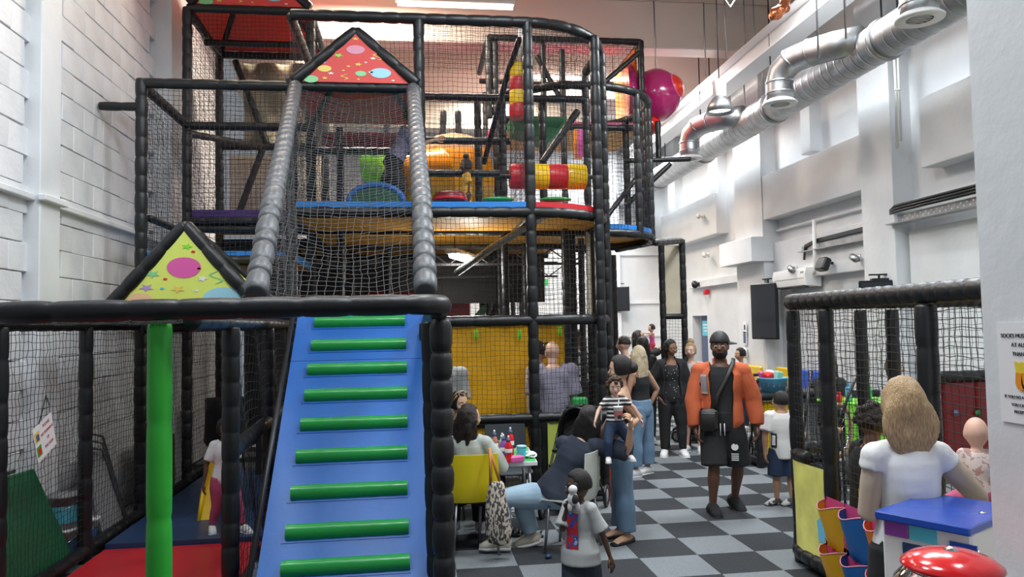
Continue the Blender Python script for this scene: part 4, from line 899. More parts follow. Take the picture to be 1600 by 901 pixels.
b = MB(); b.lathe([(.0, gz-.24), (.14, gz-.24), (.15, gz-.26), (.13, gz-.5), (.17, gz-.52), (.17, gz-.54), (.05, gz-.56), (.05, .03), (.18, .02), (.18, 0), (0, 0)], n=28); part('base', b, 'gloss_red', gm)
b = MB(); b.tube([(0, 0, gz-.23), (0, 0, gz+.0)], .008, 8); part('rod', b, 'chrome', gm)
b = MB(); d = Vector((-.75, -.95, 0)).normalized(); 
for i in range(7):
    a = math.radians(-150+i*6+8); 
    for r_, z in ((.142, gz-.02), (.162, gz-.058)): b.v.append((r_*1.012*math.cos(a), r_*1.012*math.sin(a), z))
b.f = [(2*i, 2*i+2, 2*i+3, 2*i+1) for i in range(6)]; b.m = [0]*6; part('sticker', b, 'paper', gm)
rr = random.Random(5); k = 0
for lay, (R_, n, z) in enumerate(((.12, 14, gz-.19), (.135, 15, gz-.135), (.125, 13, gz-.085), (.06, 6, gz-.1))):
    for i in range(n):
        a = 2*PI*i/n+lay*.3; c = Vector((R_*math.cos(a), R_*math.sin(a), z+rr.uniform(-.01, .01)))+gm.location
        b = MB(); b.ball((0, 0, 0), .0235, 12, 8); o = b.build('capsule_ball', 'white', None); o.location = c
        tag(o, 'white capsule ball with a black face mark inside the clear globe', 'ball', 'capsule balls in the clear globe')
        b = MB(); dd = Vector((-.6, -.75, .25)); dd += Vector((rr.uniform(-.5, .5), rr.uniform(-.5, .5), rr.uniform(-.3, .3))); dd.normalize(); RR = dd.to_track_quat('Z', 'Y').to_matrix()
        b.ball(dd*.0205, (.011, .008, .0045), 10, 6, R=RR); b.build('face_mark', 'ink', o)

# ================================================================ table, chairs and what is on them
def cafe_chair(name, label, pos, rz, shell, w=.43, bh=.40):
    t = thing(name, label, 'chair', pos, rz)
    b = MB(); prof = [(.22, .435), (.2, .45), (.0, .44), (-.12, .442), (-.185, .46), (-.205, .50), (-.215, .6), (-.225, .45+bh)]
    vs = []; n = 8
    for th in (0, -.012):
        for y, z in prof:
            for i in range(n+1):
                s = i/n-.5; k = (z-.45)/bh if y < -.18 else 0
                vs.append((s*w*(1-.08*max(0, k)), y-.04*(4*s*s)*(0 if k <= 0 else -1)+th*(1 if y < -.15 else 0), z+th*(0 if y < -.2 else 1)+(.012*(4*s*s) if y > -.15 else 0)))
    m_ = len(prof); fs = []
    for q in range(2):
        for j in range(m_-1):
            for i in range(n):
                a = q*m_*(n+1)+j*(n+1)+i; f = (a, a+1, a+n+2, a+n+1); fs.append(f if q else f[::-1])
    o = m_*(n+1)
    for j in range(m_-1):
        for i in (0, n): a = j*(n+1)+i; fs.append((a, a+n+1, a+n+1+o, a+o))
    for i in range(n):
        for j in (0, m_-1): a = j*(n+1)+i; fs.append((a, a+1, a+1+o, a+o))
    b.add(vs, fs); part('shell', b, shell, t, True, .8)
    for sx in (-1, 1):
        for sy in (-1, 1):
            b = MB(); b.tube([(sx*w*.36, sy*.15, .43), (sx*w*.45, sy*.19, 0)], .0125, 10); part('leg', b, 'steel_leg', t)
        b = MB(); b.tube([(sx*w*.36, -.15, .43), (sx*w*.36, .15, .43)], .011, 8); part('side_bar', b, 'steel_leg', t)
    return t
mat('steel_leg', (.33, .34, .35), .35, metal=.8)
mat('shell_yellow', (.78, .62, .012), .35); mat('shell_white', (.66, .68, .62), .4); mat('shell_grey', (.05, .06, .07), .45)
cafe_chair('cafe_chair', 'yellow plastic cafe chair with a tote bag hanging on it', (.49, 6.62, 0), .04, 'shell_yellow')
cafe_chair('cafe_chair', 'white plastic cafe chair under the woman in navy', (1.335, 6.475, 0), 1.04, 'shell_white')
cafe_chair('cafe_chair', 'dark grey cafe chair across the green topped table', (.95, 7.85, 0), PI, 'shell_grey', .46, .43)
cafe_chair('cafe_chair', 'dark chair of the woman with sunglasses on her head', (.26, 7.55, 0), -PI/2-.2, 'shell_grey')
t = thing('cafe_table', 'small square table with a green top, white edge and steel legs', 'table', (.80, 6.98, 0), -.05)
b = MB(); b.box((0, 0, .718), (.56, .72, .036), bev=.004); part('edge', b, 'white_plastic', t, False); b = MB(); b.box((0, 0, .7385), (.535, .695, .004)); part('tabletop', b, 'green', t, False)
for sx in (-1, 1):
    for sy in (-1, 1): b = MB(); b.tube([(sx*.21, sy*.3, .7), (sx*.24, sy*.32, 0)], .014, 10); part('leg', b, 'steel_leg', t)
b = MB(); b.box((0, -.3, .685), (.44, .02, .03)); b.box((0, .3, .685), (.44, .02, .03)); part('apron', b, 'steel_leg', t, False)
TZ = .741
def bottle(p, colr, label, h=.23, cap='ink_blue', r=.033):
    t = thing('drink_bottle', label, 'bottle', (p[0], p[1], p[2]), 0, 'drink bottles on the cafe table')
    k = h/.23
    b = MB(); b.lathe([(0, 0), (r*.9, 0), (r, .01), (r*.93, .05*k), (r*.8, .075*k), (r, .1*k), (r, .14*k), (r*.75, .165*k), (.014, .185*k), (.014, .19*k), (0, .19*k)], n=18); part('body', b, colr, t)
    b = MB(); b.lathe([(r*1.01, .088*k), (r*1.02, .09*k), (r*1.02, .12*k), (r*1.01, .122*k)], n=18, cap=False); part('label', b, 'paper', t)
    b = MB(); b.lathe([(.017, .18*k), (.018, .205*k), (.012, .21*k), (0, .21*k)], n=12); part('cap', b, cap, t); b = MB(); b.lathe([(.008, .21*k), (.009, .225*k), (.007, .235*k), (0, .235*k)], n=10); part('spout', b, 'white', t); return t
bot = lambda px, py: tuple(at(px, py, Z=TZ))
mat('juice_clear', (.75, .3, .28), .1, trans=.5); mat('juice_red', (.7, .012, .02), .15, coat=.4); mat('juice_purple', (.28, .09, .4), .2, coat=.3)
bottle(bot(773, 714), 'juice_clear', 'half empty red bottle nearest the yellow chair', .24); bottle(bot(787, 720), 'juice_purple', 'purple drink bottle with a navy cap', .23); bottle(bot(795, 722), 'juice_red', 'full red drink bottle in front on the table', .225)
bottle(bot(798, 711), 'juice_red', 'red drink bottle standing behind the front one', .25); bottle(bot(785, 709), 'white', 'small white bottle behind the purple one', .19, 'white', .025)
p = Vector(bot(815, 716)); t = thing('jug', 'blue and white lidded toddler jug on the table', 'cup', p)
b = MB(); b.lathe([(0, 0), (.034, 0), (.04, .02), (.042, .09), (.04, .1), (0, .1)], n=20); part('body', b, 'cyan', t); b = MB(); b.lathe([(.04, .1), (.046, .103), (.045, .115), (.02, .12), (0, .12)], n=20); part('lid', b, 'balloon_blue', t); b = MB(); b.tube([(.04, 0, .1), (.062, 0, .09), (.062, 0, .05), (.04, 0, .03)], .006, 6); b.tube([(-.04, 0, .1), (-.055, 0, .085), (-.055, 0, .05), (-.04, 0, .03)], .006, 6); part('handle', b, 'white', t)
p = Vector(bot(806, 721)); b = MB(); b.box(p+Vector((0, 0, .025)), (.13, .09, .05), Matrix.Rotation(.4, 3, 'Z'), bev=.008); tag(b.build('snack_box', 'pink', None, False), 'pink snack box lying in front of the toddler jug', 'box')
p = Vector(bot(828, 714)); b = MB(); b.ball(p+Vector((0, 0, .025)), (.06, .08, .03), 12, 8, fn=lambda v: v*(1+.25*math.sin(v.x*9+v.y*7)*math.cos(v.z*6))); tag(b.build('napkin', 'paper', None, False), 'crumpled white napkin at the table corner', 'napkin')
# tote bag on the chair
pattern('tote_print', 'noise', (.62, .55, .45), (.07, .06, .06), 60, .85, .5, sc=(1, 1, .45))
t = thing('tote_bag', 'patterned black and white cloth tote bag with orange handles', 'bag', tuple(at(778, 770, Y=6.28)))
b = MB(); b.tube([(0, 0, -.42), (0, 0, -.40), (.005, 0, -.33), (.0, 0, -.2), (-.01, 0, -.05), (-.015, 0, .06), (-.02, 0, .09)], [(.03, .03), (.085, .045), (.11, .06), (.105, .06), (.085, .045), (.07, .03), (.06, .02)], 16, side=Vector((1, 0, 0))); 
b.v = [(x+.008*math.sin(z*40+y*30), y+.008*math.sin(z*33), z) for x, y, z in b.v]; part('sack', b, 'tote_print', t)
for s in (-1, 1): b = MB(); b.tube([(-.02+s*.04, -.01, .08), (-.045+s*.012, -.0, .26), (-.055, .06, .345), (-.05, .12, .35)], (.012), 6, flat=.35); part('handle', b, 'strap_orange' if 'strap_orange' in M else mat('strap_orange', (.55, .22, .05), .6), t)
# sandals
def sandal(px, py, rz, label):
    p = at(px, py, Z=0); t = thing('sandal', label, 'shoe', (p.x, p.y, 0), rz)
    b = MB(); b.tube([(0, -.12, .015), (0, -.09, .015), (0, 0, .015), (0, .08, .015), (0, .12, .015)], [(.012, .02), (.014, .034), (.013, .032), (.014, .045), (.01, .02)], 12, side=Vector((0, 0, 1))); part('sole', b, 'black_plastic', t)
    b = MB()
    for y in (.02, .07): b.tube([(-.042, y, .02), (-.035, y, .05), (0, y, .065), (.035, y, .05), (.042, y, .02)], .012, 7)
    b.tube([(-.03, -.08, .02), (0, -.11, .07), (.03, -.08, .02)], .007, 6); part('strap', b, 'black_metal', t)
    b = MB(); [b.ball((x, .07, .075-.01*abs(x)*30), .006, 6, 4) for x in (-.02, 0, .02)]; part('stud', b, 'chrome', t, kind='stuff')
sandal(812, 838, 1.2, 'left of two studded black sandals under the table'); sandal(830, 838, .95, 'right of two studded black sandals under the table')
p = at(857, 872, Z=0); b = MB(); b.ball(p+Vector((0, 0, .018)), (.035, .03, .018), 9, 6, fn=lambda v: v*(1+.2*math.sin(v.x*6+v.y*9))); tag(b.build('dropped_sock', 'vinyl_navy', None), 'small dark crumpled sock on the carpet', 'sock')

# ================================================================ prams
def wheel(b, c, r, ax=Vector((1, 0, 0)), t=.02): b.tube([Vector(c)+Vector((0, math.cos(a)*r, math.sin(a)*r)) for a in [2*PI*i/20 for i in range(20)]], t, 8, closed=True)
def pram(label, pos, rz, hood, body, s=1.0, r=.1, gp='prams parked between the play areas'):
    t = thing('pram', label, 'pram', pos, rz, gp); t.scale = (s, s, s)
    for sx in (-1, 1):
        b = MB(); b.tube([(sx*.24, .3, .1), (sx*.24, .1, .45), (sx*.23, -.25, .8), (sx*.22, -.42, 1.0), (sx*.18, -.47, 1.04)], .014, 8); part('side_frame', b, 'black_metal', t)
        b = MB(); b.tube([(sx*.25, -.3, .13), (sx*.24, .1, .5)], .013, 8); part('rear_strut', b, 'black_metal', t)
        for y, rr_ in ((.32, r*.85), (-.32, r)):
            b = MB(); wheel(b, (sx*.27, y, rr_+.02), rr_); w = part('wheel', b, 'black_plastic', t)
            b = MB(); b.lathe([(.02, -.02), (rr_*.75, -.012), (rr_*.78, 0), (rr_*.75, .012), (.02, .02)], (sx*.27, y, rr_+.02), 12, R=Matrix.Rotation(PI/2, 3, 'Y')); b.build('hub', 'grey', w)
    b = MB(); b.foam([(-.19, -.47, 1.04), (0, -.5, 1.06), (.19, -.47, 1.04)], .02, .1); part('handlebar', b, 'black_plastic', t)
    b = MB(); b.box((0, -.05, .52), (.36, .5, .06), Matrix.Rotation(-.15, 3, 'X'), bev=.02); b.box((0, -.27, .75), (.36, .05, .5), Matrix.Rotation(.35, 3, 'X'), bev=.02); b.box((0, .22, .38), (.34, .04, .3), Matrix.Rotation(-.2, 3, 'X'), bev=.015); part('seat', b, body, t)
    b = MB(); R = Matrix.Rotation(-.35, 3, 'X')
    n, m = 10, 12; vs = []
    for i in range(m+1):
        a = -.15+1.9*i/m; rib = 1+.02*(i % 4 == 0)
        for j in range(n+1):
            ph = -PI/2+PI*j/n; vs.append(Vector((0, -.2, .72))+Vector((.215*rib*math.sin(ph), -.30*rib*math.cos(a)*math.cos(ph)*.85, .36*rib*math.sin(a)*abs(math.cos(ph))**.7)))
    b.add(vs, [(i*(n+1)+j, i*(n+1)+j+1, (i+1)*(n+1)+j+1, (i+1)*(n+1)+j) for i in range(m) for j in range(n)]); part('hood', b, hood, t)
    b = MB(); b.tube([(.21*math.sin(-PI/2+PI*j/n), -.2+.08*math.cos(-PI/2+PI*j/n), .72+.36*math.cos(-PI/2+PI*j/n)) for j in range(n+1)], .012, 7); part('hood_rim', b, 'black_plastic', t)
    b = MB(); b.box((0, 0, .22), (.34, .42, .12), bev=.03); part('basket', b, 'black_metal', t); b = MB(); b.tube([(-.2, .0, .62), (-.18, .16, .66), (0, .22, .67), (.18, .16, .66), (.2, 0, .62)], .016, 8); part('bumper_bar', b, 'black_plastic', t)
    return t
mat('hood_grey', (.14, .135, .12), .85); mat('hood_black', (.02, .02, .022), .7)
pram('grey hooded pram parked against the right wall', (4.95, 10.1, 0), PI-.3, 'hood_grey', 'grey', 1.08)
pram('black pram with an empty raised handle beside the grey one', (5.75, 10.3, 0), 2.2, 'hood_black', 'hood_black', 1.0)
pram('black pram with a white muslin behind the seated woman in navy', (1.62, 8.0-.28, 0), 2.7, 'hood_black', 'hood_black', .98)
pram('dark pram at the back between the women and the low fence', (4.55, 12.0, 0), 1.2, 'hood_black', 'hood_black', .9)
b = MB(); b.tube([(1.50, 7.5, .42), (1.48, 7.48, .55), (1.5, 7.5, .68), (1.5, 7.52, .76)], [.02, .07, .08, .03], 10, flat=.5); tag(bool_remesh(b, 'paper', 'muslin_cloth', None, .015, 2, disp=.03, disps=12), 'white muslin cloth bunched on the black pram behind the table', 'cloth')
# spoked pram wheels seen beside the ball pen
for px, py, Y, r, lab in ((1254, 680, 6.9, .24, 'large spoked pram wheel just left of the rounded pen'), (1310, 672, 6.9, .25, 'large spoked pram wheel seen through the rounded pen net')):
    p = at(px, py, Y=Y); t = thing('spoked_wheel', lab, 'wheel', tuple(p), -.5 if px < 1300 else -1.0)
    b = MB(); wheel(b, (0, 0, 0), r, t=.02); part('tyre', b, 'tan' if px > 1300 else 'grey', t); b = MB(); wheel(b, (0, 0, 0), r-.035, t=.008); part('rim', b, 'chrome', t)
    for i in range(12): b = MB(); a = 2*PI*i/12; b.tube([(0, .02*math.cos(a), .02*math.sin(a)), (0, (r-.035)*math.cos(a+.2), (r-.035)*math.sin(a+.2))], .003, 4); part('spoke', b, 'chrome', t)
    b = MB(); b.lathe([(0, -.03), (.03, -.03), (.03, .03), (0, .03)], n=12, R=Matrix.Rotation(PI/2, 3, 'Y')); part('hub', b, 'balloon_peach', t); b = MB(); b.tube([(0, 0, 0), (.05, .1, .3), (.1, .3, .6)], .015, 8); b.tube([(.03, 0, 0), (.03, .02, -(p.z-.03))], .014, 8); part('fork', b, 'black_metal', t)
p = at(1250, 791, Y=6.1); t = thing('small_wheel', 'small black castor wheel on the floor beside the lime panel', 'wheel', (p.x+.03, 6.1, .075), -.2)
b = MB(); wheel(b, (0, 0, 0), .06, t=.016); part('tyre', b, 'black_plastic', t); b = MB(); b.lathe([(0, -.02), (.045, -.015), (.045, .015), (0, .02)], n=14, R=Matrix.Rotation(PI/2, 3, 'Y')); part('hub', b, 'grey', t); b = MB(); b.tube([(.0, 0, 0), (.05, .1, .3), (.1, .3, .6)], .012, 6); part('fork', b, 'black_metal', t)

# ================================================================ low fence, counter and baskets on the right
fe = thing('low_fence', 'low black padded fence with yellow netting behind the boy in white', 'fence', (4.6, 9.5, 0))
L = lambda pts: [Vector(p)-fe.location for p in pts]
for pts in ([(4.5, 9.55, .92), (6.3, 9.55, .92)], [(4.5, 9.55, .92), (4.5, 12.2, .92)], [(4.5, 9.55, .08), (6.3, 9.55, .08)], [(4.5, 9.55, .08), (4.5, 12.2, .08)]): b = MB(); b.foam(L(pts), .05, .2); part('rail', b, 'foam_black', fe)
for x, y in ((4.5, 9.55), (5.4, 9.55), (6.3, 9.55), (4.5, 10.8), (4.5, 12.2)): b = MB(); b.foam(L([(x, y, 0), (x, y, .95)]), .05, .2); part('post', b, 'foam_black', fe)
for x0, x1, m in ((4.56, 4.95, 'vinyl_yellow'), (5.0, 5.4, 'grey'), (5.45, 6.2, 'vinyl_yellow')): b = MB(); b.box(L([((x0+x1)/2, 9.62, .5)])[0], (x1-x0, .05, .7), bev=.015); part('backing_pad', b, m, fe, False)
qnet('net', *L([(4.5, 9.53, .1), (6.3, 9.53, .1), (6.3, 9.53, .9), (4.5, 9.53, .9)]), fe, cell=.06); qnet('net', *L([(4.48, 9.6, .1), (4.48, 12.2, .1), (4.48, 12.2, .9), (4.48, 9.6, .9)]), fe, cell=.07)
b = MB(); b.box((5.0, 9.85, 0.75+.2), (1.1, .5, .03), bev=.005); [b.tube([(x, y, 0), (x, y, .94)], .015, 6) for x in (4.6, 5.4) for y in (9.72, 10.0)]; tag(b.build('side_table', 'black_plastic', None, False), 'dark side table behind the low fence carrying a blue basket', 'table')
p = at(1209, 632, Y=9.78); t = thing('storage_basket', 'sky blue plastic basket full of toys on the dark table', 'basket', (p.x, 9.78, .966))
b = MB(); b.lathe([(.0, 0), (.15, 0), (.19, .17), (.205, .18), (.205, .19), (.185, .19), (.18, .17), (.14, .012), (0, .012)], n=24); part('tub', b, 'sky', t)
b = MB(); [b.box((.178*math.cos(a), .178*math.sin(a), .1), (.012, .02, .05), Matrix.Rotation(a, 3, 'Z')) for a in [2*PI*i/16 for i in range(16)]]; part('tub_slot', b, 'ink_blue', t, False, kind='stuff')
for dx, dy, s, m, lab in ((-.08, -.03, (.13, .1, .1), 'red', 'red packet leaning in the blue basket'), (.07, .0, (.12, .08, .14), 'mint', 'mint green carton in the blue basket'), (-.02, .05, (.1, .1, .16), 'white', 'white carton behind the red packet in the basket'), (-.14, .05, (.06, .06, .15), 'pink', 'pink cup at the left of the blue basket')):
    b = MB(); b.box((0, 0, 0), s, Euler((.2, .3*dx*8, .4)).to_matrix(), bev=.015); o = b.build('toy_packet', m, None, False); o.location = (p.x+dx, 9.78+dy, 1.17); tag(o, lab, 'packet')
b = MB(); b.lathe([(0, 0), (.025, 0), (.034, .09), (.03, .09), (.022, .01), (0, .01)], n=14); o = b.build('paper_cup', 'white', None); o.location = (5.02, 9.72, .966); tag(o, 'white paper cup on the dark table behind the boy', 'cup')
for px, py, lab in ((1137, 705, 'red plastic ball on the carpet behind the man in orange'), (1247, 722, 'red plastic ball on the carpet beside the rounded pen')):
    p = at(px, py+3, Z=.035); b = MB(); b.ball((0, 0, 0), .04, 16, 12); o = b.build('play_ball', 'red', None); o.location = (p.x, p.y, .04); tag(o, lab, 'ball', 'red play balls on the floor')
# green table beyond the pen with bottles
q = at(1318, 600, Y=9.0); t = thing('party_table', 'lime green cloth table with bottles seen through the rounded pen', 'table', (5.35, 8.6, 0))
b = MB(); b.box((0, 0, .93), (.8, .6, .03), bev=.008); part('tabletop', b, 'lime', t, False); b = MB(); b.box((-.1, -.29, .72), (.55, .02, .42)); part('cloth_front', b, 'lime', t, False)
for sx in (-.35, .35):
    for sy in (-.25, .25): b = MB(); b.tube([(sx, sy, .92), (sx, sy, 0)], .016, 8); part('leg', b, 'steel_leg', t)
for dx, m, lab, h in ((-.24, 'sky', 'blue bottle on the lime table', .24), (.02, 'green', 'green bottle on the lime table', .22), (.3, 'lime', 'lime bottle at the right edge of the lime table', .26), (-.36, 'red', 'red cup at the left end of the lime table', .12)):
    b = MB(); b.lathe([(0, 0), (.035, 0), (.036, h*.6), (.03, h*.7), (.016, h*.8), (.02, h*.82), (.02, h), (0, h)], n=14); o = b.build('drink_bottle', m, None); o.location = (5.35+dx, 8.45, .946); tag(o, lab, 'bottle', 'bottles on the lime table')
# round pallet of red and green play pieces behind the nets near the pram
b = MB(); b.box((2.05, 10.3, .85), (.22, .1, .55), bev=.04); o = tag(b.build('play_column', 'slide_red', None, False), 'red padded play column behind the tower post', 'play block')
b = MB(); b.box((1.95, 8.9, .95), (.18, .12, .22), bev=.02); b.box((1.95, 8.9, .42), (.3, .3, .84), bev=.02); tag(b.build('play_block', 'green', None, False), 'green play block next to the man in the checked shirt', 'play block')
b = MB(); b.box((1.95, 7.35, .35), (.1, .1, .5), bev=.03); tag(b.build('play_block', 'slide_red', None, False), 'narrow red play block right of the white chair', 'play block')

# ================================================================ clutter between the cage and the wall
def leaned(name, label, cat, y0, y1, z1, m, x0=-2.86, x1=-3.1, t=.02, tilt=0):
    tt = thing(name, label, cat, ((x0+x1)/2, (y0+y1)/2, 0)); o = tt.location
    return tt, (lambda s, h: Vector((x0+(x1-x0)*h/z1, y0+(y1-y0)*s+tilt*h, h))-o)
tt, f = leaned('table_top_board', 'green board leaning on the wall behind the cage net', 'board', 5.7, 6.9, .86, 'dark_green')
b = MB(); b.prism([f(0, 0), f(1, 0), f(.8, .84), f(0, .86)], (.03, 0, 0)); part('board', b, 'dark_green', tt, False); b = MB(); b.tube([f(0, .88), f(.6, .87)], .02, 8); part('metal_edge', b, 'steel', tt)
tt, f = leaned('folding_chair', 'folded grey metal chairs stacked against the wall', 'chair', 7.55, 8.15, .95, 'steel')
for k in range(3):
    g = Vector((.045*k, -.12*k, -.05*k)); b = MB(); b.tube([f(0, 0)+g+Vector((0, 0, .05*k)), f(.05, .9)+g, f(.5, .96)+g, f(.9, .9)+g, f(1, 0)+g+Vector((0, 0, .05*k))], .013, 8); part('frame', b, 'steel_leg', tt)
    b = MB(); b.prism([f(.12, .1)+g, f(.88, .1)+g, f(.85, .8)+g, f(.15, .8)+g], (.012, 0, 0)); part('seat_panel', b, 'grey', tt, False)
def bucket(p, m, m2, label, r=.13, h=.26):
    t = thing('paint_bucket', label, 'bucket', p, 0, 'paint buckets by the wall'); b = MB(); b.lathe([(0, 0), (r*.88, 0), (r, h), (r*1.04, h), (r*1.04, h+.02), (0, h+.025)], n=22); part('tub', b, m, t)
    b = MB(); b.lathe([(r*.92, h*.2), (r*.99, h*.75)], n=22, cap=False); b.v = [(x*1.01, y*1.01, z) for x, y, z in b.v]; part('label_band', b, m2, t); b = MB(); b.tube([(r*math.cos(a), r*math.sin(a), h-.02-.08*abs(math.sin(a))) for a in [-PI/2+PI*i/8 for i in range(9)]], .004, 5); part('handle', b, 'steel', t)
bucket((-2.98, 6.98, 0), 'white', 'ink_blue3' if 'ink_blue3' in M else mat('ink_blue3', (.04, .1, .25), .5), 'white and navy paint bucket at the bottom of the stack'); bucket((-2.98, 6.99, .285), 'grey', 'cyan', 'cyan labelled paint bucket on top of the stack')
bucket((-2.95, 7.32, 0), 'white', 'ink_blue3', 'second white and navy paint bucket behind the stack')
t = thing('wicker_stool', 'black round wicker stool behind the cage at the back left', 'stool', (-2.45, 10.4, 0)); b = MB(); b.lathe([(.24, .45), (.27, .5), (.25, .9), (.26, 1.05), (.24, 1.05), (.23, .9), (.22, .5)], n=24, cap=False); part('drum', b, 'black_metal', t)
b = MB(); [b.tube([(.2*math.cos(a), .2*math.sin(a), .5), (.24*math.cos(a), .24*math.sin(a), 0)], .012, 6) for a in (0, PI/2, PI, 3*PI/2)]; b.lathe([(0, .45), (.24, .45), (.24, .5), (0, .5)], n=20); part('seat', b, 'black_metal', t)
b = MB(); b.box((-2.97, 9.3, .35), (.16, .9, .7), bev=.01); tag(b.build('cardboard_sheet', 'brown', None, False), 'brown cardboard sheet standing along the wall', 'cardboard')
t = thing('mini_slide', 'small yellow plastic slide inside the cage behind the child', 'slide', (-2.0, 7.9, .1)); t.scale = (.62,)*3
b = MB()
for s in (-.13, .13): b.tube([(s, -.25, .0), (s*.95, -.1, .28), (s*.9, .1, .6), (s*.9, .35, .95), (s*.9, .45, 1.0)], [.025, .03, .035, .035, .03], 8)
part('slide_rail', b, 'vinyl_yellow', t); b = MB(); b.prism([(-.12, -.2, .0), (.12, -.2, .0), (.12, .35, .85), (-.12, .35, .85)], (0, .02, 0)); part('slide_bed', b, 'vinyl_yellow', t, False); b = MB(); b.box((0, .6, .45), (.24, .3, .9), bev=.03); part('steps', b, 'vinyl_navy', t)
# hanging paper sign on the net
sg = thing('net_notice', 'tilted white paper sign tied to the cage net with printed red words', 'sign', tuple(at(70, 683, X=-2.72)), 0)
Rn = Matrix.Rotation(PI/2, 4, 'Z') @ Matrix.Rotation(PI/2, 4, 'X') @ Matrix.Rotation(.35, 4, 'Z')
sg.matrix_basis = Matrix.Translation(sg.location) @ Rn
b = MB(); b.box((0, 0, 0), (.30, .27, .002)); part('sheet', b, 'paper', sg, False)
for l, s, x, y in (('PLEASE', .034, .045, .085), ('NO RUNNING', .03, .045, .03), ('UP', .03, .045, -.025), ('THE SLIDE', .03, .045, -.08)): text(l, s, (x, y, .0025), (0, 0, 0), 'ink_red', sg, align='CENTER')
for y, m in ((.055, 'balloon_gold'), (-.055, 'post_green')): b = MB(); b.box((-.105, y, .002), (.07, .08, .001)); part('photo_print', b, m, sg, False); 
for y, m in ((.05, 'ink_blue'), (-.06, 'red')): b = MB(); b.box((-.1, y, .003), (.04, .05, .001)); part('photo_figure', b, m, sg, False)
b = MB(); b.tube([(-.05, .135, 0), (.02, .22, .01), (.1, .3, .01), (.05, .26, .03)], .004, 5); b.tube([(.02, .22, .01), (.1, .2, .02), (.13, .26, 0)], .004, 5); part('string', b, 'ink', sg)
# ================================================================ PEOPLE
for n, c in (('skin_dark', (.13, .06, .035)), ('skin_deep', (.085, .04, .025)), ('skin_tan', (.48, .27, .17)), ('skin_light', (.68, .42, .32)), ('skin_olive', (.55, .33, .22)), ('skin_brown', (.24, .12, .07))):
    m = mat(n, c, .5, bump=.05, scale=60); m.node_tree.nodes['Principled BSDF'].inputs['Subsurface Weight'].default_value = .06
for n, c in (('hair_black', (.012, .01, .01)), ('hair_brown', (.07, .035, .018)), ('hair_darkbrown', (.025, .016, .012)), ('hair_blonde', (.50, .33, .17)), ('hair_pale', (.62, .5, .33)), ('hair_grey', (.2, .18, .16))):
    mat(n, c, .45, bump=.9, scale=40, var=.45, stretch=(6, 6, .7))
def cloth(n, c, **k): return mat(n, c, .85, bump=.25, scale=18, **k)
for n, c in (('jacket_orange', (.52, .11, .04)), ('cloth_black', (.014, .014, .016)), ('cloth_navy', (.022, .03, .05)), ('cloth_white', (.74, .74, .74)), ('cloth_grey', (.42, .43, .43)), ('cloth_sage', (.42, .45, .41)), ('denim', (.14, .23, .34)), ('denim_light', (.32, .45, .56)),
             ('denim_dark', (.02, .04, .09)), ('cloth_yellow', (.75, .42, .06)), ('cloth_pink', (.5, .1, .2)), ('cloth_beige', (.48, .38, .3)), ('cloth_redpink', (.7, .06, .12)), ('cloth_lilac', (.35, .3, .42)), ('cloth_cream', (.72, .66, .55))): cloth(n, c)
pattern('stripe', 'wave', (.02, .02, .022), (.7, .7, .68), 9.0, thr=.62)
pattern('check_cloth', 'check', (.50, .48, .55), (.16, .14, .24), 26, thr=.6)
pattern('floral', 'voronoi', (.6, .6, .56), (.014, .014, .016), 26, thr=.16)
pattern('floral_pink', 'noise', (.5, .3, .28), (.7, .6, .56), 22, thr=.5)
pattern('far_floral', 'noise', (.06, .06, .06), (.6, .6, .6), 16, thr=.5)
mat('eye_white', (.75, .73, .7), .3); mat('iris', (.03, .015, .01), .2); mat('lip', (.42, .14, .13), .45); mat('lip_dark', (.16, .06, .05), .45)
V = Vector; PJ = []
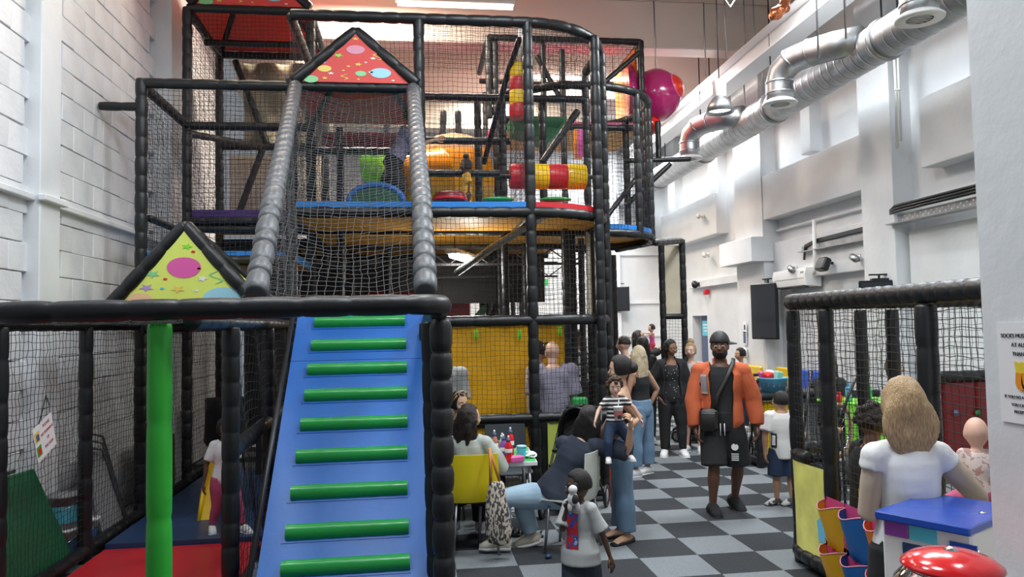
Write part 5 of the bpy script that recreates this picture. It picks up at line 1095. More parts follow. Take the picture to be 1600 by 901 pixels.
def person(label, x, y, face, H, skin, hair, wear, z=0, lean=(0, 0, 1), armA=None, armB=None, legA=None, legB=None, head=(0, 0), hipz=None, hk=1.0, g=1.0, sex='f', vox=.011,
           footA=None, footB=None, shoes='white', curl=(.35, .35), palm=(None, None), sw=None, group=None, ikA=None, ikB=None, hairmat='hair_black', bare=False, beard=False):
    """armA/legA: the side that local -x is on. Directions are world vectors (upper, lower)."""
    th = math.radians(face); Rz = Matrix.Rotation(th, 3, 'Z'); Ri = Rz.inverted()
    t = thing('person', label, 'person', (x, y, z), th, group)
    lo = lambda v: (Ri @ V(v)).normalized()
    hh = (.142 if hk < 1.15 else .135)*H*hk; k = H
    up = lo(lean); hip = V((0, 0, 0)); legL = (.46 if hk < 1.15 else .42 if hk < 1.5 else .36)*H
    TL = H-hh-.045*H-legL-.065*H
    hipc = V((0, 0, 0)); sc = hipc+up*(TL+.02*H)
    X = V((1, 0, 0)); sw = (sw or (.102 if sex == 'm' else .090))*H*(1 if hk < 1.3 else .95)
    fwd = V((0, -1, 0)); J = {}
    P = MB()
    wd = {'m': ((-.14, .062, .055), (0, .088, .062), (.2, .086, .064), (.42, .082, .062), (.65, .092, .068), (.84, .098, .064), (.95, .072, .050), (1.04, .040, .038)),
          'f': ((-.14, .066, .058), (0, .096, .066), (.2, .086, .060), (.42, .070, .052), (.65, .080, .064), (.84, .084, .054), (.95, .062, .042), (1.04, .033, .032))}[sex]
    def sec(tt):
        for (a, w1, d1), (b_, w2, d2) in zip(wd, wd[1:]):
            if tt <= b_: f = (tt-a)/(b_-a); f = max(0, f); return hipc+up*(TL+.02*H)*tt, (w1+(w2-w1)*f)*H*g, (d1+(d2-d1)*f)*H*g
        return hipc+up*(TL+.02*H)*tt, wd[-1][1]*H*g, wd[-1][2]*H*g
    def torso(mb, t0, t1, inf, n=20, arc_=None, thick=.014, flare=0):
        ts = [t0+(t1-t0)*i/9 for i in range(10)]
        if arc_ is None:
            pts, rad = [], []
            for tt in ts: c, a, d = sec(tt); pts.append(c); rad.append((a+inf+flare*max(0, .3-tt), d+inf+flare*max(0, .3-tt)))
            mb.tube(pts, rad, n, side=X)
        else:
            a0, a1 = arc_; vs = []; w = up.cross(X).normalized(); m_ = n+1
            for q in (inf+thick, inf):
                for tt in ts:
                    c, a, d = sec(tt)
                    for i in range(m_): an = a0+(a1-a0)*i/n; vs.append(c+X*(math.cos(an)*(a+q))+w*(math.sin(an)*(d+q)))
            L_ = len(ts); o = L_*m_; fs = []
            for j in range(L_-1):
                for i in range(n): q = j*m_+i; fs += [(q, q+1, q+m_+1, q+m_), (o+q, o+q+m_, o+q+m_+1, o+q+1)]
                for i in (0, n): q = j*m_+i; fs.append((q, q+m_, o+q+m_, o+q))
            for i in range(n):
                for j in (0, L_-1): q = j*m_+i; fs.append((q, q+1, o+q+1, o+q))
            mb.add(vs, fs)
    # limbs
    def limb(a, d1, l1, d2, l2): e = a+d1*l1; return a, e, e+d2*l2
    arms, legs = {}, {}
    for s, key, A_ in ((-1, 'A', armA), (1, 'B', armB)):
        sh = sc+X*(s*sw)-up*.030*H
        if A_ is None: A_ = (Rz @ V((s*.12, .02, -1)), Rz @ V((s*.06, -.12, -1)))
        arms[key] = limb(sh, lo(A_[0]), .168*H, lo(A_[1]), .145*H)
    for s, key, L_ in ((-1, 'A', legA), (1, 'B', legB)):
        hj = hipc+X*(s*.052*H*g)-up*.01*H
        if L_ is None: L_ = (Rz @ V((s*.03, 0, -1)), Rz @ V((s*.02, .02, -1)))
        legs[key] = limb(hj, lo(L_[0]), legL*.515, lo(L_[1]), legL*.485)
    lowest = min(legs['A'][2].z, legs['B'][2].z)-.035*H
    dz = (hipz if hipz is not None else -lowest); D = V((0, 0, dz))
    hipc += D; sc += D
    for dct in (arms, legs):
        for q in dct: dct[q] = tuple(p+D for p in dct[q])
    for key, ik in (('A', ikA), ('B', ikB)):                      # a hand that reaches a point in the hall
        if ik is None: continue
        tg = Ri @ (V(ik[0])-t.location); a = arms[key][0]; l1, l2 = .168*H, .145*H; d = tg-a; L = min(d.length, (l1+l2)*.985); d.normalize()
        ca = (l1*l1+L*L-l2*l2)/(2*l1*L); sa = math.sqrt(max(0, 1-ca*ca)); h = Ri @ V(ik[1]); h = (h-d*h.dot(d)).normalized()
        arms[key] = (a, a+d*ca*l1+h*sa*l1, a+d*L)
    # head frame
    RH = Matrix.Rotation(math.radians(head[0]), 3, 'Z') @ Matrix.Rotation(math.radians(head[1]), 3, 'X')
    nb = sc+up*.012*H; hc = nb+(up*.6+V((0, 0, .4))).normalized()*(.034*H*(1 if hk < 1.2 else .15)+hh*.47)+fwd*(.012*H)
    rx, ry, rz_ = .345*hh, .43*hh, .5*hh
    HD = lambda v: RH @ V(v)+hc
    torso(P, -.14, 1.04, 0)
    P.tube([nb-up*.04*H, nb+up*.02*H, hc-V((0, 0, .18*hh))+V((0, 0, 0))], [(.036 if sex == 'm' else .03)*H, (.033 if sex == 'm' else .026)*H, (.034 if sex == 'm' else .028)*H], 14)
    def hf(v):
        l = max(0, -v.z); xx = v.x*(1-.30*l**1.4); yy = v.y
        yy = yy*.93 if yy < 0 else yy*(1-.42*l)
        if v.y < 0: yy -= .07*l**4*abs(v.y)
        return V((xx, yy, v.z*(1.0 if v.z > 0 else 1.0)))
    P.ball(hc, (rx, ry, rz_), 28, 20, R=RH, fn=hf)
    P.tube([HD((0, -.80*ry, .06*rz_)), HD((0, -.93*ry, -.06*rz_)), HD((0, -1.07*ry, -.2*rz_)), HD((0, -.94*ry, -.27*rz_)), HD((0, -.8*ry, -.26*rz_))], [.07*hh*.6, .055*hh, .075*hh, .06*hh, .03*hh], 8)
    P.ball(HD((0, -.84*ry, -.44*rz_)), (.13*hh, .05*hh, .055*hh), 10, 6, R=RH)
    for s in (-1, 1):
        P.ball(HD((s*.97*rx, .05*ry, -.06*rz_)), (.035*hh, .09*hh, .14*hh), 8, 6, R=RH); P.ball(HD((s*.42*rx, -.78*ry, .16*rz_)), (.12*hh, .05*hh, .04*hh), 8, 5, R=RH)
        P.ball(HD((s*.5*rx, -.68*ry, -.25*rz_)), (.13*hh, .09*hh, .12*hh), 8, 6, R=RH)
    F = MB()
    fat = g if g > 1 else 1
    for s, key in ((-1, 'A'), (1, 'B')):
        a, e, w = arms[key]; r0 = (.031 if sex == 'm' else .025)*H*fat
        P.ball(a, (r0*1.2,)*3, 10, 8)
        P.tube([a-up*.0, a.lerp(e, .35), e, e.lerp(w, .3), w, w+(w-e).normalized()*.015*H], [r0*1.08, r0*1.05, r0*.78, r0*.82, r0*.52, r0*.52], 12)
        d = (w-e).normalized(); hl = .105*H; i = 0 if key == 'A' else 1
        n = lo(palm[i]) if palm[i] is not None else V((-s, 0, 0)); n = (n-d*n.dot(d)).normalized(); l = d.cross(n)
        thumb = l if l.dot(fwd) > 0 else -l
        P.tube([w, w+d*hl*.2, w+d*hl*.5], [(hl*.14, hl*.12), (hl*.22, hl*.12), (hl*.23, hl*.09)], 12, side=l)
        cu = curl[i]
        for q, (o_, ln) in enumerate(((.17, .40), (.06, .46), (-.055, .42), (-.165, .32))):
            b0 = w+d*hl*.42+thumb*o_*hl; dd = d.copy(); pts = [b0]; ln *= hl
            ax = d.cross(n)
            for sg, fr in ((1, .42), (2, .32), (3, .26)):
                dd = Matrix.Rotation(cu*(.75 if sg == 1 else 1), 3, ax) @ dd; pts.append(pts[-1]+dd*ln*fr*1.25)
            F.tube(pts, [hl*.06, hl*.056, hl*.05, hl*.036], 8)
        b0 = w+d*hl*.12+thumb*.15*hl; m1 = b0+(d*.7+thumb*.7).normalized()*hl*.24; F.tube([b0, m1, m1+(d*.95+thumb*.1+n*cu).normalized()*hl*.26], [hl*.075, hl*.066, hl*.042], 8)
        J['hand'+key] = Rz @ (w+d*hl*.5+n*.03*H)+t.location; J['wrist'+key] = Rz @ w+t.location; J['el'+key] = Rz @ e+t.location; J['sh'+key] = Rz @ a+t.location
        a, e, w = legs[key]; r0 = (.050 if sex == 'm' else .053)*H*fat; dl = (e-a).normalized()
        P.tube([a-dl*.03*H, a.lerp(e, .15), a.lerp(e, .55), e, e.lerp(w, .3), e.lerp(w, .65), w], [r0*.9, r0*1.05, r0*.86, r0*.60, r0*.66, r0*.48, r0*.37], 14)
        ft = footA if key == 'A' else footB
        fd = lo(ft) if ft is not None else V((s*.22, -1, 0)).normalized()
        heel = w-fd*.035*H+V((0, 0, -.022*H)); toe = w+fd*.105*H+V((0, 0, -.026*H)) if abs(fd.z) < .2 else w+fd*.11*H
        P.tube([heel, w+V((0, 0, -.012*H))+fd*.01*H, w.lerp(toe, .55), toe], [(.02*H, .02*H), (.024*H, .024*H), (.016*H, .026*H), (.010*H, .022*H)], 12, side=V((0, 0, 1)) if abs(fd.z) < .9 else V((0, 1, 0)))
        J['knee'+key] = Rz @ e+t.location; J['ank'+key] = Rz @ w+t.location
        if shoes and shoes != 'none':
            so = MB(); sh_m, sole_m = (shoes, 'cloth_white') if isinstance(shoes, str) else shoes
            gsh = .012 if H > 1.3 else .007; upv = V((0, 0, 1)) if abs(fd.z) < .9 else V((0, 1, 0))
            if isinstance(shoes, tuple) and shoes[1] == 'flat':
                so.tube([heel-fd*.008, w.lerp(toe, .3)+V((0, 0, -.024*H)), w.lerp(toe, .6)+V((0, 0, -.012*H)), toe+fd*.012], [(.022*H, .024*H), (.012*H, .026*H), (.019*H, .029*H), (.010*H, .02*H)], 14, side=upv); part('shoe', so, sh_m, t)
            else:
                so.tube([heel-fd*gsh, w+fd*.0+V((0, 0, -.005*H)), w.lerp(toe, .35)+V((0, 0, .004)), w.lerp(toe, .75), toe+fd*gsh*1.2], [(.026*H, .027*H), (.036*H, .030*H), (.03*H, .031*H), (.022*H, .032*H), (.012*H, .022*H)], 14, side=upv); sho = part('shoe', so, sh_m, t)
                s2 = MB(); off = -upv*.0
                dn = (V((0, 0, -1))-fd*V((0, 0, -1)).dot(fd)).normalized()
                s2.tube([heel-fd*gsh*1.4+dn*.017*H, w.lerp(toe, .2)+dn*.036*H*.9+V((0, 0, 0)), w.lerp(toe, .75)+dn*.017*H, toe+fd*gsh*1.8+dn*.008*H], [(.012*H, .029*H), (.012*H, .03*H), (.012*H, .036*H), (.010*H, .024*H)], 14, side=dn); s2.build('sole', sole_m, sho)
    body = bool_remesh(P, skin, 'body', t, vox, 2, .5)
    # fingers join the palm inside the same mesh
    import bmesh
    fm = bpy.data.meshes.new('f'); fm.from_pydata(F.v, [], F.f); bm = bmesh.new(); bm.from_mesh(body.data); bm.from_mesh(fm)
    bmesh.ops.recalc_face_normals(bm, faces=bm.faces[:]); bm.to_mesh(body.data); bm.free(); bpy.data.meshes.remove(fm); body.data.shade_smooth()
    # face
    for s in (-1, 1):
        e = MB(); c = V((s*.40*rx, -.865*ry, .02*rz_)); e.ball(HD(c), (.062*hh, .03*hh, .030*hh), 10, 7, R=RH); e.ball(HD(c+V((0, -.02*hh, 0))), (.028*hh, .014*hh, .028*hh), 8, 6, 1, R=RH); part('eye', e, ['eye_white', 'iris'], t)
        e = MB(); e.tube([HD((s*.18*rx, -.90*ry, .18*rz_)), HD((s*.42*rx, -.89*ry, .25*rz_)), HD((s*.68*rx, -.72*ry, .19*rz_))], [.012*hh, .016*hh, .008*hh], 6); part('eyebrow', e, hairmat if hairmat != 'hair_blonde' else 'hair_brown', t)
    e = MB(); e.tube([HD((-.3*rx, -.86*ry, -.46*rz_)), HD((0, -.965*ry, -.45*rz_)), HD((.3*rx, -.86*ry, -.46*rz_))], [.010*hh, .034*hh, .010*hh], 8, flat=.8); part('lips', e, 'lip_dark' if skin in ('skin_dark', 'skin_deep') else 'lip', t)
    # garments
    for w_ in wear:
        nm, kind, m = w_[0], w_[1], w_[2]; o = w_[3] if len(w_) > 3 else {}
        inf = o.get('inf', .012)*(H/1.7 if H < 1.3 else 1); G = MB(); vx = o.get('vox', vox*1.05)
        if kind in ('top', 'jacket', 'dress'):
            t0, t1 = o.get('t0', -.05), o.get('t1', .99)
            if kind == 'jacket':
                gp = o.get('gap', .42); torso(G, t0, t1, inf, 24, (-PI/2+gp, 3*PI/2-gp), .022)
                G.tube([sc+up*.0+X*.06+V((0, -.03, .0)), nb+up*.02*H+V((.05, .035, 0)), nb+up*.028*H+V((0, .055, 0)), nb+up*.02*H+V((-.05, .035, 0)), sc-X*.06+V((0, -.03, .0))], [.016, .028, .03, .028, .016], 10)
            else:
                torso(G, t0, t1, inf, 22, flare=o.get('flare', 0))
                if kind == 'dress': c, a, d = sec(t0); G.tube([c+up*.05, c-V((0, 0, .1*H)), c-V((0, 0, o.get('skirt', .3)*H))], [(a+inf, d+inf), (a*1.25, d*1.3), (a*1.7, d*1.9)], 24, side=X)
            sl = o.get('sleeve', 0)
            for key, s in (('A', -1), ('B', 1)):
                a, e, w = arms[key]; r0 = (.033 if sex == 'm' else .027)*H*fat+inf; slx = sl[0 if key == 'A' else 1] if isinstance(sl, tuple) else sl
                if slx <= 0: continue
                G.ball(a, (r0*1.1,)*3, 12, 8)
                fr = min(slx, 1)
                pts = [sc+X*(s*sw*.45)-up*.012*H, a, a.lerp(e, fr*.5), a.lerp(e, fr)]; rr_ = [r0*.85, r0*1.05, r0*1.02+.003, r0*(.95 if slx > 1 else 1.08)+o.get('cuff', 0)]
                if slx > 1: f2 = slx-1; pts += [e.lerp(w, f2*.5), e.lerp(w, f2)]; rr_ += [r0*.9, r0*.72+o.get('cuff', 0)]
                G.tube(pts, rr_, 14)
        if kind in ('legs',):
            torso(G, -.14, o.get('t1', .16), inf+.002, 20)
            ll = o.get('len', 2)
            for key, s in (('A', -1), ('B', 1)):
                a, e, w = legs[key]; r0 = (.050 if sex == 'm' else .053)*H*fat; fl = o.get('flare', 0); dl = (e-a).normalized()
                G.ball(a, (r0*1.02+inf,)*3, 12, 8)
                if ll <= 1: G.tube([a-dl*.03*H, a.lerp(e, .3*ll), a.lerp(e, ll)], [r0*1.0+inf, r0*1.08+inf+fl*.5, r0*.95+inf+fl], 16)
                else:
                    f2 = ll-1; G.tube([a-dl*.03*H, a.lerp(e, .3), a.lerp(e, .7), e, e.lerp(w, .35*f2/1), e.lerp(w, .7*f2), e.lerp(w, f2)], [r0*1.0+inf, r0*1.06+inf, r0*.86+inf, r0*.66+inf+fl*.3, r0*.68+inf+fl*.5, r0*.52+inf+fl*.8, r0*.42+inf+fl], 16)
        if kind == 'patch':
            torso(G, o['t0'], o['t1'], inf, 10, (o['a0'], o['a1']), .004); part(nm, G, m, t); continue
        bool_remesh(G, m, nm, t, vx, 2, .5, disp=o.get('wr', .010)*(1 if H > 1.3 else .6), disps=o.get('ws', 9))
    # hair and headwear
    hb = MB()
    def shell(k=1.1, back=.06, upz=.07, cut=-.35, n=28, m=18, rough=.02, front=-.55):
        def ff(v):
            q = V(v)
            if q.z < cut: q.z = cut-(cut-q.z)*.12; 
            if q.y < front and q.z < .62: q.y = front+(q.y-front)*.25
            r_ = 1+rough*math.sin(math.atan2(v.y, v.x)*17+v.z*3)
            return V((q.x*r_, q.y*r_, q.z))
        hb.ball(HD((0, back*ry*2.2, upz*rz_)), (rx*k, ry*k, rz_*k), n, m, R=RH, fn=ff)
    hn, ho = (hair[0], hair[1]) if isinstance(hair, tuple) else (hair, {})
    if hn in ('short', 'bun', 'long', 'pony', 'curly', 'bob', 'fade'):
        if hn == 'fade': shell(1.035, .03, .06, .02, rough=.0)
        elif hn == 'short': shell(1.09, .05, .07, -.25)
        else: shell(ho.get('k', 1.08), .06, .06, -.5, rough=.015)
        if hn == 'bun':
            c = HD(ho.get('c', (0, 1.15*ry, .45*rz_))); hb.ball(c, (.24*hh, .22*hh, .22*hh), 16, 10, fn=lambda v: v*(1+.06*math.sin(9*v.x+7*v.z)))
        if hn in ('long', 'pony', 'bob'):
            L_ = ho.get('len', .42); wdt = ho.get('w', .9 if hn != 'pony' else .4); sd = ho.get('side', 0); n = 26
            top = HD((0, .42*ry, .42*rz_)); pts = []; rad = []
            for i in range(8):
                f = i/7; p = top+V((sd*f*.05*H, (.25*math.sin(min(1, f*1.6)*PI/2)+.12*f)*ry, 0))-V((0, 0, L_*f)); pts.append(p)
                w_ = wdt*rx*(1.05+.2*math.sin(f*PI))*(1-.4*max(0, f-.6)/.4)*(.6, .95, 1.03, 1.05, 1.05, 1.05, 1.05, 1.0)[i]; rad.append((w_, ry*(.5, .6, .55, .42, .36, .32, .27, .16)[i] if hn != 'pony' else w_*.8))
            o0 = len(hb.v); hb.tube(pts, rad, n, side=V((1, 0, 0)))
            for i in range(o0, len(hb.v)):
                q = V(hb.v[i]); a = (i-o0) % n; f = (i-o0)//n/7; c = pts[min(7, (i-o0)//n)]; k_ = 1+.07*math.sin(a*2.4*PI/2)+.03*math.sin(a*5+f*4); q = c+(q-c)*k_; hb.v[i] = tuple(q)
            if hn in ('long', 'bob') and ho.get('front', 1):
                for s in (-1, 1):
                    a0 = HD((s*.85*rx, -.15*ry, .45*rz_)); hb.tube([a0, HD((s*1.12*rx, .1*ry, -.2*rz_)), HD((s*1.1*rx, .35*ry, -1.0*rz_)), HD((s*.9*rx, .6*ry, -1.0*rz_))-V((0, 0, L_*.4))], [(.1*hh, .16*hh), (.11*hh, .24*hh), (.09*hh, .2*hh), (.04*hh, .06*hh)], 12)
        if hn == 'curly':
            rq = random.Random(4)
            for i in range(60):
                a, b_ = rq.uniform(0, 2*PI), rq.uniform(-.35, 1.2); v = V((math.cos(a)*math.cos(b_), math.sin(a)*math.cos(b_), math.sin(b_)))
                if v.y < -.45 and v.z < .55: continue
                hb.ball(HD((v.x*rx*1.1, v.y*ry*1.05+.1*ry, v.z*rz_*1.08)), (.11*hh, .11*hh, .11*hh), 8, 6)
        if hn in ('long', 'bob', 'pony'): bool_remesh(hb, hairmat, 'hair', t, .012, 8, .6, disp=.006, disps=30)
        else: part('hair', hb, hairmat, t)
    if hn == 'hijab':
        hb.ball(HD((0, .1*ry, .05*rz_)), (rx*1.2, ry*1.12, rz_*1.14), 24, 16, R=RH, fn=lambda v: V((v.x, max(v.y, -.5) if abs(v.z) < .75 else v.y, v.z))); hb.tube([hc-V((0, 0, .3*hh)), nb, nb-up*.06*H], [rx*1.15, rx*1.4, rx*2.0], 20, side=X, flat=.8); part('headscarf', hb, 'cloth_black', t)
    if beard:
        bb = MB(); bb.ball(HD((0, -.10*ry, -.52*rz_)), (rx*.86, ry*.86, rz_*.56), 20, 12, R=RH, fn=lambda v: V((v.x, v.y if v.y < .3 else .3, min(v.z, .25)*.98))); part('beard', bb, 'hair_black', t)
    if 'cap' in ho or hn == 'cap':
        cb = MB(); cb.ball(HD((0, .06*ry, .26*rz_)), (rx*1.13, ry*1.1, rz_*.92), 24, 14, R=RH @ Matrix.Rotation(-.12, 3, 'X'), fn=lambda v: V((v.x, v.y, max(v.z, -.04)))); cp = part('cap', cb, 'cap_black' if 'cap_black' in M else mat('cap_black', (.02, .02, .022), .6), t)
        ca_ = ho.get('brim', 0); q = MB(); Rb = RH @ Matrix.Rotation(ca_, 3, 'Z')
        q.v = [tuple(Rb @ V((math.sin(a)*rx*.95*rr_, -math.cos(a)*ry*(1.0 if rr_ == 1 else 1.62), .24*rz_-(.0 if rr_ == 1 else .14*rz_)+dz_))+hc) for dz_ in (0, .008) for rr_ in (1, 1.001) for a in [(-1+2*i/8)*1.15 for i in range(9)]]
        q.f = [(i, i+1, i+10, i+9) for i in range(8)]+[(i+18, i+27, i+28, i+19) for i in range(8)]+[(i+9, i+10, i+28, i+27) for i in range(8)]; q.m = [0]*len(q.f); q.build('brim', 'cap_black', cp, False)
    if ho.get('glasses'):
        q = MB()
        for s in (-1, 1): q.tube([HD((s*.42*rx+math.cos(a)*.13*hh, -.78*ry+.03*math.sin(a), .86*rz_+math.sin(a)*.07*hh)) for a in [2*PI*i/10 for i in range(10)]], .008*hh*1.5, 5, closed=True); q.tube([HD((s*.9*rx, -.5*ry, .8*rz_)), HD((s*1.1*rx, .1*ry, .1*rz_))], .006, 5)
        q.tube([HD((-1.05*rx, 0*ry, .55*rz_)), HD((-.8*rx, -.3*ry, 1.0*rz_)), HD((0, -.45*ry, 1.16*rz_)), HD((.8*rx, -.3*ry, 1.0*rz_)), HD((1.05*rx, 0, .55*rz_))], .006, 6)
        part('raised_sunglasses', q, ho['glasses'], t)
    J['head'] = Rz @ hc+t.location; J['t'] = t; PJ.append((label, Rz @ hc+t.location, hh)); J['hip'] = Rz @ hipc+t.location; J['HD'] = lambda v: Rz @ HD(v)+t.location; J['R'] = Rz @ RH; J['hh'] = hh; J['sc'] = Rz @ sc+t.location
    return J
pm = pattern('abstract_print', 'noise', (.42, .43, .43), (.03, .08, .38), 9, .8, .42)
cr = [n for n in pm.node_tree.nodes if n.bl_idname == 'ShaderNodeValToRGB'][0].color_ramp
e = cr.elements.new(.5); e.color = (.55, .02, .03, 1); e = cr.elements.new(.58); e.color = (.03, .08, .38, 1); e = cr.elements.new(.66); e.color = (.42, .43, .43, 1)
# -- the man in the orange jacket
m1 = person('man in an orange jacket, black shorts and backwards black cap walking', 3.10, 7.42, -22, 1.83, 'skin_dark', ('fade', {'cap': 1, 'brim': 1.9}),
  [('t_shirt', 'top', 'cloth_black', {'inf': .014, 't0': -.16, 'sleeve': .5, 'flare': .03}), ('shorts', 'legs', 'cloth_black', {'inf': .02, 'len': .97, 'flare': .022, 't1': .2}),
   ('jacket', 'jacket', 'jacket_orange', {'inf': .026, 't0': -.1, 't1': .97, 'gap': .6, 'sleeve': 1.95, 'cuff': .004, 'vox': .009, 'wr': .022, 'ws': 8}), ('grey_panel', 'patch', 'grey', {'t0': .52, 't1': .86, 'a0': PI*1.06, 'a1': PI*1.30, 'inf': .054})],
  sex='m', g=1.02, sw=.108, armA=((-.30, -.05, -1), (-.02, -.2, -1)), armB=((.42, .0, -1), (.06, -.12, -1)), legA=((-.08, -.22, -1), (-.02, .12, -1)), legB=((.16, .10, -1), (.04, .40, -1)), footB=(.12, -.8, -.55), footA=(-.1, -1, 0),
  head=(-2, 3), shoes=('cloth_black', 'cloth_black'), beard=True, vox=.009, curl=(.45, .45))
T1 = m1['t']; Rm = Matrix.Rotation(math.radians(-22), 3, 'Z'); F1 = Rm @ V((0, -1, 0)); R1 = Rm @ V((1, 0, 0))
bg = m1['hip']+F1*.19-R1*.13+V((0, 0, .06)); t = thing('crossbody_bag', 'small black crossbody bag hanging at the side of the man in orange', 'bag', bg, math.radians(-30))
b = MB(); b.box((0, 0, -.02), (.18, .06, .22), bev=.025); part('pouch', b, 'black_leather' if 'black_leather' in M else mat('black_leather', (.02, .018, .017), .45, bump=.2, scale=30), t, True, .7); b = MB(); b.box((.0, -.033, .045), (.13, .006, .006)); part('zip', b, 'chrome', t, False)
b = MB(); ri = Matrix.Rotation(math.radians(30), 3, 'Z'); wl_ = lambda p: ri @ (p-bg)
b.tube([wl_(p) for p in (bg+V((.06, -.02, .09)), m1['hip']+F1*.155-R1*.04+V((0, 0, .28)), m1['sc']+F1*.155+R1*.06-V((0, 0, .1)), m1['sc']+F1*.10+R1*.12+V((0, 0, .03)), m1['sc']+R1*.13-F1*.02+V((0, 0, .075)))], .022, 6, flat=.25); part('strap', b, 'black_leather', t)
b = MB(); c = m1['kneeB']+F1*.085+R1*.03+V((0, 0, .2)); 
o_ = MB(); o_.lathe([(0, 0), (.035, 0), (.035, .004), (0, .004)], (0, 0, 0), 16, R=Matrix.Rotation(PI/2, 3, 'X')); [o_.box((.0, -.002, -.07-.02*k_), (.07, .004, .009)) for k_ in range(4)]
o = o_.build('shorts_print', 'cloth_white', T1, False); o.matrix_basis = Matrix.Translation(Matrix.Rotation(math.radians(22), 3, 'Z') @ (m1['kneeB'].lerp(m1['hip'], .42)-T1.location)+V((.03, -.135, .02)))
for s in (-1, 1): b = MB(); q = Matrix.Rotation(math.radians(22), 3, 'Z') @ (m1['hip']-T1.location)+V((s*.02, -.145, .0)); b.tube([q, q+V((0, -.01, -.12))], .005, 6); part('drawstring', b, 'cloth_white', T1)

# -- the woman with the toddler
m2 = person('woman with a black bun and jeans carrying the toddler in stripes', 1.83, 6.68, -115, 1.64, 'skin_olive', ('bun', {'c': (0, .062+.05, -.005)}),
  [('vest_top', 'top', 'cloth_black', {'inf': .008, 't0': -.1, 't1': .78}), ('jeans', 'legs', 'denim', {'inf': .014, 'len': 1.88, 'flare': .03, 't1': .2})],
  ikA=(tuple(at(985, 668, Y=6.5)), (.5, .4, -.6)), ikB=(tuple(at(972, 672, Y=6.45)), (.5, -.1, -.8)), legA=((-.06, .06, -1), (0, .05, -1)), legB=((.1, -.06, -1), (.03, .02, -1)), shoes=('cloth_black', 'flat'), head=(8, 8), lean=(.06, .02, 1), vox=.010, footA=(-1, -.35, 0), footB=(-.9, -.55, 0))
b = MB(); [b.lathe([(.011, -.002), (.013, 0), (.011, .002)], m2['HD']((s*.075, .0, -.045))-m2['t'].location, 12, R=Matrix.Rotation(1.2, 3, 'Y'), cap=False) for s in (-1, 1)]
m3 = person('curly haired toddler in a striped top held on the hip of the woman in jeans', 1.70, 6.36, 0, .76, 'skin_light', 'curly', [('striped_top', 'top', 'stripe', {'inf': .012, 'sleeve': .7, 't0': -.08, 'ws': 14}), ('trousers', 'legs', 'denim_dark', {'inf': .014, 'len': 1.9, 'flare': .008})],
  hk=1.6, z=.85, hipz=.2, legA=((-.25, -.45, -.9), (.0, .15, -1)), legB=((.45, -.3, -.8), (.0, .1, -1)), armA=((-.7, -.3, -.7), (-.35, -.5, -.6)), armB=((.8, -.2, -.6), (.45, -.2, -1)), shoes='cloth_white', hairmat='hair_brown', vox=.009, g=1.12, head=(-6, 18))
# -- the woman in navy on the white chair holding up the cup
m4 = person('seated woman in a navy top with long black hair reaching up with a cup', 1.20, 6.50, 150, 1.66, 'skin_olive', ('long', {'len': .30, 'w': 1.15}),
  [('navy_top', 'top', 'cloth_navy', {'inf': .028, 'sleeve': .95, 't0': -.12, 'flare': .05, 'wr': .018}), ('jeans', 'legs', 'denim_light', {'inf': .016, 'len': 1.85, 'flare': .02})],
  hipz=.47, lean=(.40, .05, .70), ikA=(tuple(at(985, 668, Y=6.22)), (.6, 0, -.8)), ikB=(tuple(at(948, 660, Y=6.45)), (.3, .3, -.8)), legB=((-1, -.15, .02), (.0, .10, -1)), legA=((-.85, .35, -.05), (.3, .1, -1)), footA=(-.8, .3, -.4), footB=(-1, .1, 0), head=(-12, -4), g=1.04, vox=.010, curl=(.8, .8), shoes='cloth_cream')
hp = V(at(966, 645, Y=6.26)); t = thing('drink_cup', 'white paper cup with a straw held up to the toddler', 'cup', hp)
b = MB(); b.lathe([(0, -.06), (.03, -.06), (.041, .05), (.043, .052), (.04, .056), (0, .056)], n=20); part('cup', b, 'paper', t); b = MB(); b.lathe([(.0345, -.035), (.0385, .02)], n=20, cap=False); part('logo_band', b, 'lip', t); b = MB(); b.tube([(0, 0, .05), (.005, -.01, .11)], .004, 6); part('straw', b, 'white', t); b = MB(); b.box((0, -.034, -.03), (.03, .008, .03)); part('printed_mark', b, 'ink', t, False)
# -- the boy running in front
m5 = person('small boy in a pale grey shirt with a red and blue print holding a toy', 1.05, 4.86, -50, 1.03, 'skin_deep', ('short', {}),
  [('t_shirt', 'top', 'cloth_grey', {'inf': .024, 'sleeve': .85, 't0': -.22, 'flare': .10, 'cuff': .012}), ('abstract_print', 'patch', 'abstract_print', {'t0': -.12, 't1': .84, 'a0': -PI/2-.42, 'a1': -PI/2+.42, 'inf': .048, 'flare': .1}), ('shorts', 'legs', 'cloth_navy', {'inf': .02, 'len': .9, 'flare': .02})],
  hk=1.38, armA=((-.40, -.45, -.9), (.20, -.15, 1)), armB=((.45, -.05, -1), (.30, -.1, -1)), legA=((-.1, -.3, -1), (0, .3, -1)), legB=((.1, .2, -1), (.1, .3, -1)), shoes='cloth_white', head=(-28, 6), vox=.008, curl=(.9, .3), hairmat='hair_black')
b = MB(); bx = m5['handA']+V((.0, -.03, .03)); t = thing('toy_animal', 'small black and white soft toy in the boy hand', 'toy', bx)
b.ball((0, 0, .0), (.035, .03, .045), 12, 8); b.ball((.0, -.01, .06), (.03, .028, .028), 12, 8); b.ball((.03, 0, -.05), (.016, .016, .03), 8, 6); b.ball((-.02, 0, -.05), (.016, .016, .03), 8, 6); part('body', b, 'cloth_white', t)
b = MB(); b.ball((.01, -.02, .0), (.025, .02, .03), 10, 6); part('black_patch', b, 'ink', t)
for s in (-1, 1): b = MB(); b.ball((.02*s, 0, .085), (.014, .01, .016), 8, 6); part('ear', b, 'ink', t)
